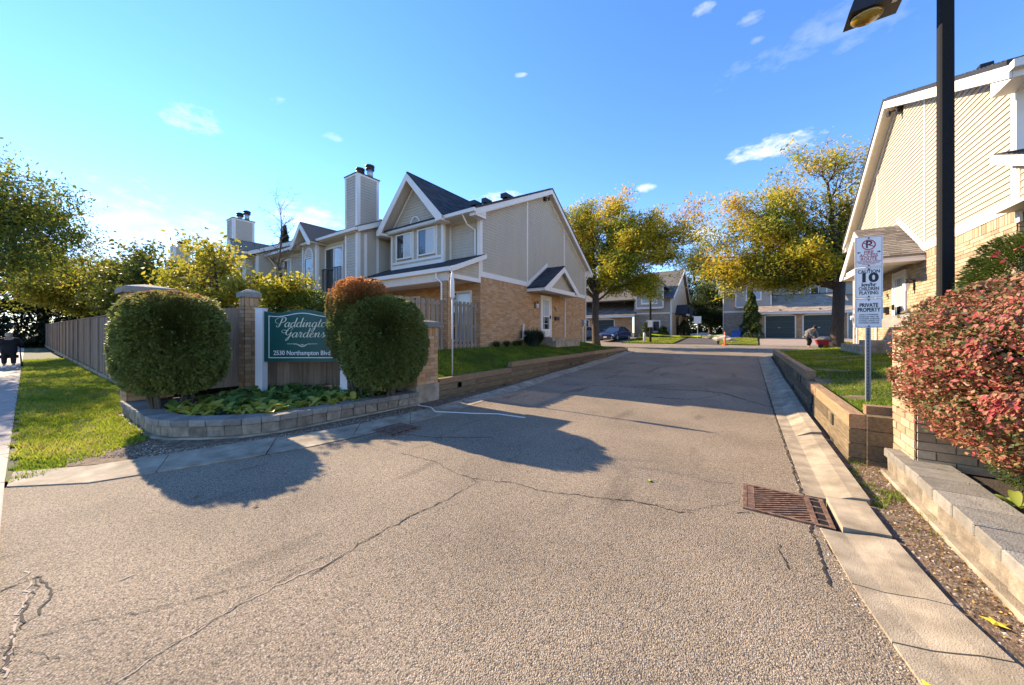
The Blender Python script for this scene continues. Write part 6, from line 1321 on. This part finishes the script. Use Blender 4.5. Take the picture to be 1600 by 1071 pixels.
# twigs sticking out of the red bush
t = bpy.data.objects['clipped_bush.003']; mb = MB(); TW = []
for (a, b) in (((1.95,4.75,2.0),(1.84,4.95,2.32)),((2.2,4.7,2.05),(2.0,5.05,2.36)),((2.1,4.5,2.0),(2.05,4.7,2.3))): mb.tube([a, b], [.005,.002], 4); TW += [V3(a).lerp(V3(b), q)+V3((random.uniform(-.03,.03), random.uniform(-.03,.03), 0)) for q in (.5,.65,.8,.9,1.0,.7,.85,.95)]
mb.build('twig', M['bark'], t); leaves('twig_leaves', np.array([tuple(x) for x in TW]), .05, np.full(len(TW), .8), LM['red'], t, seed=3)
clipped_bush('evergreen_shrub', 'bright green feathery evergreen rising behind the red bush by the house wall', (3.22, 7.85, 1.80), (.66, .7, 1.14), 60000, .045, LM['cedar'], lambda P, d, k: .38+.3*fbm(P, 2, 3)+.1*np.random.default_rng(9).normal(size=len(P)), 25, (.9, 3, 1), cat='shrub', aspect=.3, flat=2.2)
clipped_bush('evergreen_shrub', 'low feathery green juniper under the red bush by the brick pier', (1.98, 4.72, .50), (.26, .28, .22), 6000, .022, LM['cedar'], lambda P, d, k: .25+.2*fbm(P, 4, 3), 26, None, cat='shrub', aspect=.25, flat=2)
clipped_bush('hedge', 'leafy yellow-green hedge showing over the fence behind the sign', (-11.2, 4.7, 1.6), (1.9, .65, 1.2), 36000, .055, LM['hedge'], lambda P, d, k: .25+.3*fbm(P, 1.6, 3)+.1*np.random.default_rng(10).normal(size=len(P))+.35*np.clip((P[:,2]-2.2)/.4, 0, 1), 27, None, cat='hedge', flat=3.5, lump=.12)
# tufts by the house wall
def tuft(x, y, z, r, h, n, m, label, name='ornamental_grass', group=None, seed=1):
    g = np.random.default_rng(seed); th = g.uniform(0, 6.28, n); L = h*g.uniform(.6, 1.1, n); ln = g.uniform(.1, 1.0, n); V = []; tt = []
    base = np.stack([x+.3*r*np.cos(th), y+.3*r*np.sin(th), np.full(n, z)], 1); out_ = np.stack([np.cos(th), np.sin(th), np.zeros(n)], 1)*r*ln[:, None]; side = np.stack([-np.sin(th), np.cos(th), np.zeros(n)], 1)*.008
    mid = base+out_*.45+np.stack([0*L, 0*L, L*.75], 1); tip = base+out_*1.1+np.stack([0*L, 0*L, L*(1-.35*ln)], 1)
    V = np.stack([base-side, base+side, mid+side, mid-side, tip], 1).reshape(-1, 3); F = np.concatenate([[(5*i, 5*i+1, 5*i+2), (5*i, 5*i+2, 5*i+3), (5*i+3, 5*i+2, 5*i+4)] for i in range(n)])
    return setp(np_mesh(name, V, F, np.repeat(g.random(n), 5), m), label, 'ornamental grass', group)
tuft(-7.95, 13.35, .98, .75, .85, 1500, LM['blue'], 'mounded blue-green ornamental grass by the door step of the left house', seed=1)
for i, (x, y) in enumerate(((-8.2,10.9),(-8.2,11.6),(-8.15,12.5),(-8.15,12.2))): tuft(x, y, .96, .22, .35, 180, LM['green'], 'small weedy tuft at the foot of the left brick wall', group='weedy tufts at the foot of the left brick wall', seed=i+2)
# ---- hosta plants
def leaf_blade(L, Wd, m, tint, bend=.5, name='leaf'):
    mb = MB(); P = []; n = 5; fs = []
    for i in range(n+1):
        s = i/n; w = Wd*math.sin(math.pi*min(.97, (s*.9+.08)))**.8*(1 if i < n else .05); yy = L*math.sin(bend*s*1.6)/(bend*1.6)*1.0; zz = L*(s*.75-bend*s*s*.95)
        P += [(-w/2, yy, zz+.12*w), (0, yy, zz-.05*w), (w/2, yy, zz+.12*w)]
    for i in range(n): fs += [(3*i, 3*i+1, 3*i+4, 3*i+3), (3*i+1, 3*i+2, 3*i+5, 3*i+4)]
    mb.add(P, fs, tint); me = mb.mesh(name, fix=False); me.materials.append(m); me.polygons.foreach_set('use_smooth', [True]*len(me.polygons)); return me
HV = [leaf_blade(.24, .085, LM['hosta'], t_, b_) for t_, b_ in ((.1,.5),(.35,.7),(.6,.9),(.85,.6),(.5,.4))]; HY = [leaf_blade(.21, .085, LM['hosta_y'], t_, b_) for t_, b_ in ((.1,.5),(.4,.7),(.7,.9),(.95,.6))]
def hosta(x, y, z, V_, n, sc, label, group, seed):
    g = random.Random(seed); t = thing('hosta_plant', label, 'plant', (x, y, z), group)
    for i in range(n):
        o = bpy.data.objects.new('leaf', g.choice(V_)); COL.objects.link(o); o.parent = t; o.rotation_euler = (g.uniform(-.35, .55), g.uniform(-.3,.3), i*2.4+g.uniform(-.3,.3)); s = sc*g.uniform(.7, 1.15); o.scale = (s, s, s)
g = random.Random(4); spots = []; LP2 = [lerp2(LP[k], LP[k+1], i/12) for k in range(len(LP)-1) for i in range(12)]
def inbed(x, y): return x > -9.2 and y > 1.5 and (x < -6.28) and y < 4.6 and (y-1.45) > (x+7.35)*.95 and math.dist((x, y), (-8.6, 1.6)) > .5 and (y-3.3) < (x+8.9)*.75
while len(spots) < 130:
    x, y = g.uniform(-9.0, -6.25), g.uniform(1.5, 4.9)
    if inbed(x, y) and all(math.dist((x, y), q) > .145 for q in spots): spots.append((x, y))
    elif g.random() < .0005: break
for i, (x, y) in enumerate(spots):
    front = min(math.dist((x, y), q) for q in LP2); yel = front < .95 and x > -8.8 and g.random() < .85  # golden share raised to put missing sunlight into the leaf colour
    hosta(x, y, .26, HY if yel else HV, 9, g.uniform(1.0, 1.4), 'golden leafed hosta along the front edge of the left flower bed' if yel else 'green leafed hosta filling the left flower bed under the sign', 'golden hostas at the front of the left flower bed' if yel else 'green hostas in the left flower bed', i)
HB = [leaf_blade(.26, .075, LM['hosta'], t_, b_) for t_, b_ in ((.7,.9),(.9,.7),(1,.8),(.5,1.0))]
for i, (x, y, s_) in enumerate(((1.72,4.35,.85),(1.88,3.95,.9),(1.80,3.62,1.0),(2.0,3.45,1.0),(2.2,3.85,.9))): hosta(x, y, .25, HB, 7, s_, 'drooping green hosta beside the coping stones under the red bush', 'hostas under the red bush', 300+i)
# ---------------------------------------------------------------- trees
def tree(name, label, base, fork, limbs, tr, leafm, n_leaf, lsize, seed, tintf=None, cat='tree', group=None, barkm=None, sub=5, spread=.42, cl=.30, droop=.5, arch=.25, twigs=True, flat=.45, nsec=1.0, aspect=.42):
    g = random.Random(seed); t = thing(name, label, cat, base, group); mb = MB(); tips = []; b0, f0 = V3(base), V3(fork)
    mb.tube([b0-V3((0,0,.2)), b0+V3((0,0,.15)), b0.lerp(f0, .4)+V3((g.uniform(-.05,.05), g.uniform(-.05,.05), 0)), f0], [tr*1.35, tr*1.1, tr*.92, tr*.85], 10)
    def branch(p, d, L, r, lev):
        n = 5 if lev < 2 else 3; pts = [p]; dd = d.normalized(); q = p
        for i in range(n):
            dd = (dd+V3((g.gauss(0,.22), g.gauss(0,.22), g.gauss(0,.14)+(.07 if lev < 2 else -.03)))).normalized(); q = q+dd*L/n; pts.append(q)
        if r > .008 or twigs: mb.tube(pts, [r*(1-.8*i/n) for i in range(n+1)], 5 if lev < 2 else 3, cap=False)
        if lev >= 2: tips.extend(pts[1:]); return
        for i in range(1, n+1):
            for _ in range(2 if lev == 0 else 3):
                a = g.uniform(0, 6.28); s = dd.orthogonal().normalized(); s2 = dd.cross(s); o = (dd*.55+(s*math.cos(a)+s2*math.sin(a)*flat)).normalized()
                branch(pts[i], o, L*spread*g.uniform(.6,1.2), r*.45, lev+1)
    for (ex, ey, ez, r, st) in limbs:
        e = V3((ex, ey, ez)); s0 = b0.lerp(f0, st); D = e-s0; pts = []; n = 9
        for i in range(n+1):
            k = i/n; q = s0+D*k+V3((0,0,D.length*arch*math.sin(math.pi*k)*.6)); q += V3((g.gauss(0,.05), g.gauss(0,.05), g.gauss(0,.05)))*D.length*.28*math.sin(math.pi*k); pts.append(q)
        mb.tube(pts, [r*(1-.82*i/n) for i in range(n+1)], 8, cap=False)
        for i in range(2, n+1):
            for _ in range(max(1, int((2 if i < 5 else 3)*nsec))):
                dd = (pts[min(i, n)]-pts[i-1]).normalized(); a = g.uniform(0, 6.28); s = dd.orthogonal().normalized(); s2 = dd.cross(s)
                o = (dd*.6+(s*math.cos(a)+s2*math.sin(a))*.9+V3((0,0,.12))).normalized(); branch(pts[i], o, D.length*.30*g.uniform(.5,1.15), r*(1-.75*i/n)*.45, 1)
    mb.build('trunk', barkm or M['bark'], t, True)
    T = np.array([tuple(x) for x in tips]); r_ = np.random.default_rng(seed); idx = r_.integers(0, len(T), n_leaf); P = T[idx]+r_.normal(size=(n_leaf, 3))*cl*np.array([1, 1, .55])
    # thin some clumps so sky shows through
    dens = fbm(P, .75, seed+3); keep = r_.random(n_leaf) < np.clip(.75+1.1*dens, .12, 1); P = P[keep]
    tt = (tintf(P) if tintf else .4+.45*fbm(P, .5, seed))+.12*r_.normal(size=len(P))
    leaves('crown', P, lsize, tt.clip(0, 1), leafm, t, aspect=aspect, droop=droop, seed=seed); return t
# big locust behind the left house
bz = rz(26)+.15
tree('locust_tree', 'broad locust tree turning yellow and orange behind the left house', (-9.7,25.9,bz), (-9.75,25.9,4.6),
     [(-14.5,27,8.6,.17,1),(-12.4,25.0,10.2,.17,1),(-10.4,26.5,10.9,.17,1),(-7.8,25.3,10.2,.16,1),(-5.6,26.2,8.8,.15,1),(-4.6,25.4,6.9,.13,.97),(-6.4,24.4,7.9,.13,.95),(-13.0,24.2,6.4,.12,.9),(-8.4,28.5,8.4,.13,1),(-5.8,26.0,5.0,.09,.85),(-11.5,27.5,9.4,.14,1),(-3.6,25.2,8.3,.12,1),(-13.4,25.4,5.4,.10,.9),(-7.2,24.0,6.2,.10,.9)],
     .30, LM['locust'], 140000, .165, 31, lambda P: .52+.42*fbm(P, .42, 2)+.035*(P[:, 2]-6)+.01*(P[:,0]+9))
# right locust with long low limbs
tree('locust_tree', 'gnarled locust tree with long low limbs reaching left, behind the right house', (3.72,23.2,rz(23.2)), (3.85,23.2,4.1),
     [(.2,22.6,5.1,.15,.97),(-1.9,23.0,6.0,.12,.99),(-1.5,22.6,5.0,.11,.95),(-.6,23.6,7.2,.12,1),(.9,22.4,7.2,.15,1),(1.6,23.6,8.6,.15,1),(3.2,23.2,10.0,.15,1),(5.4,24,9.6,.15,1),(6.8,22.8,7.8,.13,1),(-.6,24.2,4.9,.10,.9),(2.4,21.8,5.6,.10,.95),(4.8,25.5,8,.12,1),(.2,23.2,8.4,.12,1),(1.2,24.0,4.6,.08,.9)],
     .27, LM['locust'], 95000, .135, 33, lambda P: .56+.42*fbm(P, .55, 5)+.02*(P[:, 2]-6), arch=.12, cl=.24)
# tree overhanging the sidewalk, far left
tree('maple_tree', 'large tree with green and golden leaves arching over the sidewalk at the left edge', (-27.5,-4.4,0), (-27.3,-4.0,3.6),
     [(-24.5,-1.5,7.4,.2,1),(-23.0,-1.0,6.4,.17,1),(-22.6,-.4,5.2,.13,1),(-22.8,-.6,4.0,.10,.95),(-26,-2,8.4,.2,1),(-30,-1,7.8,.18,1),(-29,.8,6.8,.16,1),(-26,.6,7.0,.15,1),(-25,-.6,5.2,.12,.95),(-31,-5,8,.17,1),(-27,-7,8,.17,1),(-23.8,-3,7.4,.15,1),(-24.0,.9,5.6,.10,.95),(-30.5,1.6,4.8,.10,.9)],
     .30, LM['left'], 85000, .15, 35, lambda P: .50+.36*fbm(P, .6, 7), droop=.9, cl=.30)
tree('maple_tree', 'mature tree behind the plank fence half way along the sidewalk', (-38,3.6,.4), (-38,3.5,2.2),
     [(-34,1.2,4.4,.12,1),(-35,3,5.0,.12,1),(-36,.5,4.8,.12,1),(-38,4,6.0,.14,1),(-42,2,6,.14,1),(-40,6,6,.14,1),(-34.2,3.5,4.0,.10,1),(-36,0.6,3.6,.10,.95)],
     .26, LM['left'], 36000, .18, 36, lambda P: .66+.30*fbm(P, .5, 9), droop=.8, cl=.36)
tree('young_tree', 'small bright yellow tree glowing behind the tall brick pier', (-12.6,3.4,.5), (-12.6,3.4,1.5),
     [(-14.0,3.0,3.0,.05,1),(-13.2,3.4,3.6,.05,1),(-12.4,3.2,3.8,.05,1),(-11.8,3.6,2.8,.05,1),(-12.8,2.6,3.1,.05,1),(-11.8,2.9,2.6,.04,1),(-14.4,3.6,2.6,.04,.9)],
     .06, LM['yellow'], 9500, .115, 37, lambda P: .5+.4*fbm(P, 1.2, 9), cl=.17, aspect=.6, droop=.3)
tree('young_tree', 'slender yellow tree with a bare top against the sky, left of the second pier', (-10.9,4.3,.6), (-10.9,4.3,2.1),
     [(-10.95,4.3,5.1,.035,1),(-11.5,4.1,3.0,.03,1),(-10.3,4.5,3.0,.03,1),(-10.5,3.9,2.7,.03,1),(-11.4,4.8,2.8,.03,1)],
     .045, LM['yellow'], 5000, .11, 38, lambda P: .5+.4*fbm(P, 1.2, 9), cl=.15, aspect=.6, droop=.3)
t = [o for o in bpy.data.objects if o.name.startswith('young_tree')][1]
for o in t.children:
    if o.name.startswith('crown'):                # the top third is bare
        me = o.data; bm = bmesh.new(); bm.from_mesh(me); bmesh.ops.delete(bm, geom=[v_ for v_ in bm.verts if v_.co.z+.6 > 3.3+.25*random.random()], context='VERTS'); bm.to_mesh(me); bm.free()
tree('young_tree', 'yellow tree further along behind the plank fence', (-19.5,4.6,.5), (-19.5,4.6,2.0),
     [(-21,4,4.2,.06,1),(-19.8,4.8,5.0,.06,1),(-18.2,4.6,4.4,.06,1),(-19,3.8,3.6,.05,1),(-21.6,3.4,3.2,.05,1),(-17.6,4.0,3.2,.05,.9)],
     .08, LM['yellow'], 9000, .14, 39, lambda P: .42+.4*fbm(P, 1.0, 9), cl=.24, aspect=.6)
tree('young_tree', 'yellow-green tree in the gap left of the tall brick pier', (-24,3.4,.5), (-24,3.4,2.2),
     [(-26,3,4.4,.06,1),(-24.2,3.6,5.2,.06,1),(-22.4,3.4,4.2,.06,1),(-23,2.6,3.2,.05,1),(-26,2.6,3.2,.05,1)],
     .08, LM['cedar'], 9000, .16, 40, lambda P: .65+.35*fbm(P, 1.0, 9), cl=.28, aspect=.6)
# far trees
tree('far_tree', 'pale airy tree standing behind the far parking court', (-6.5,66,1.1), (-6.5,66,5.5),
     [(-10,66,11,.2,1),(-8,65,14,.2,1),(-6,67,14.5,.2,1),(-3.5,66,12,.2,1),(-2.2,65,9,.15,1),(-9,64,8.5,.15,1)], .3, LM['green'], 26000, .26, 41, lambda P: .6+.3*fbm(P, .3, 3), cl=.5)
tree('far_tree', 'dense dark green tree beyond the yellow tape', (-4.0,54,1.1), (-4.0,54,3),
     [(-6,53.5,5.5,.2,1),(-4.4,53,7.2,.2,1),(-2.4,53.5,6.4,.2,1),(-2.2,53,4.2,.15,1),(-5.8,52.6,3.8,.15,.8),(-4,52,4,.15,.8),(-3,52,3,.15,.7)], .3, LM['green'], 26000, .26, 42, lambda P: .35+.35*fbm(P, .5, 3), cl=.55)
def conifer(x, y, z, h, r, n, m, label, seed, size=.16, name='conifer_tree', cat='tree', group=None, taper=1.0, tint=.4):
    t = thing(name, label, cat, (x, y, z), group); g = np.random.default_rng(seed); u = g.random(n)**.75; k = (1-u)**taper; th = g.uniform(0, 6.28, n)
    rr = r*k*(.72+.28*g.random(n))*(1+.16*np.sin(th*3+u*16)+.12*np.sin(th*7-u*31))*(.90+.14*np.sin(u*h*7)); P = np.stack([x+rr*np.cos(th), y+rr*np.sin(th), z+.15+h*u-.14*rr+.05*g.normal(size=n)], 1)
    d = np.stack([np.cos(th), np.sin(th), .3+0*th], 1); leaves('crown', P, size, (tint+.35*fbm(P, 1.1, seed)+.14*g.normal(size=n)).clip(0, 1), m, t, aspect=.35, seed=seed, nrm=d, follow=.3, droop=-.3 if cat == 'shrub' else .3)
    MB().tube([(x,y,z-.1),(x,y,z+h*.9)], [r*.12,.02], 6).build('trunk', M['bark'], t); return t
conifer(.45, 39.6, 1.05, 4.2, .95, 16000, LM['cedar'], 'tall yellow-green cedar between the blue bins and the garage', 51, .15, cat='shrub', taper=.55)
conifer(-42, 12, .5, 9.0, 1.6, 9000, LM['dark'], 'narrow dark conifer top seen over the yellow leaves', 52, .3, taper=.8)
conifer(-36, 14.5, .5, 11, 2.8, 9000, LM['dark'], 'dark spruce rising behind the row houses at far left', 53, .3)
for i, (x, y, h, r) in enumerate(((-66,-6,12,5),(-70,2,13,6),(-78,8,12,6),(-62,9,11,4),(-72,-12,12,5),(-58,14,9,4))): conifer(x, y, 0, h, r, 7000, LM['dark'], 'dark evergreen in the shaded clump at the end of the sidewalk', 60+i, .6, group='dark evergreens at the end of the sidewalk', taper=.6)
for i, (x, y, h, r, lb) in enumerate(((-8.9,39.0,1.5,.8,'leafy shrub under the grey house window on the left'),(-7.3,39.1,1.1,.7,'low purple-green shrub at the corner of the cream gable house'),(-5.9,44,1.8,1,'shrub against the base of the cream gable wall'))): conifer(x, y, 1.0, h, r, 2200, LM['green'], lb, 70+i, .16, name='garden_shrub', cat='shrub', taper=.35)
for i, (x, y, s) in enumerate(((-56,-3,1.5),(-57,1,1.3))): pass
clipped_bush('flower_clump', 'bright yellow autumn perennials beside the red garden cart', (5.1, 29.8, .72), (1.0, .4, .30), 2500, .09, LM['yellow'], lambda P, d, k: .7+.3*fbm(P, 3, 1), 81, None, cat='flowers', flat=2)
clipped_bush('flower_clump', 'long low strip of yellow and brown perennials at the back of the right lawn', (8.2, 29.4, .66), (2.2, .4, .28), 3500, .09, LM['locust'], lambda P, d, k: .72+.3*fbm(P, 3, 1), 82, None, cat='flowers', flat=2)
clipped_bush('garden_shrub', 'small weedy shrub between the left gate pier and the fence', (-9.95, 1.5, .25), (.3, .12, .2), 900, .04, LM['green'], lambda P, d, k: .3+.3*fbm(P, 3, 1), 83, None, cat='shrub', flat=2)

clipped_bush('hedge', 'tall dark hedge closing the view at the end of the sidewalk', (-66, 3, 2.2), (3, 16, 2.8), 26000, .5, LM['dark'], lambda P, d, k: .4+.3*fbm(P, .4, 1), 84, None, cat='hedge', flat=3)

clipped_bush('hedge', 'dark belt of trees closing the gap between the far townhouses', (-4, 64, 3.4), (9, 1.5, 3.2), 14000, .5, LM['green'], lambda P, d, k: .3+.3*fbm(P, .4, 1), 85, None, cat='hedge', flat=3)
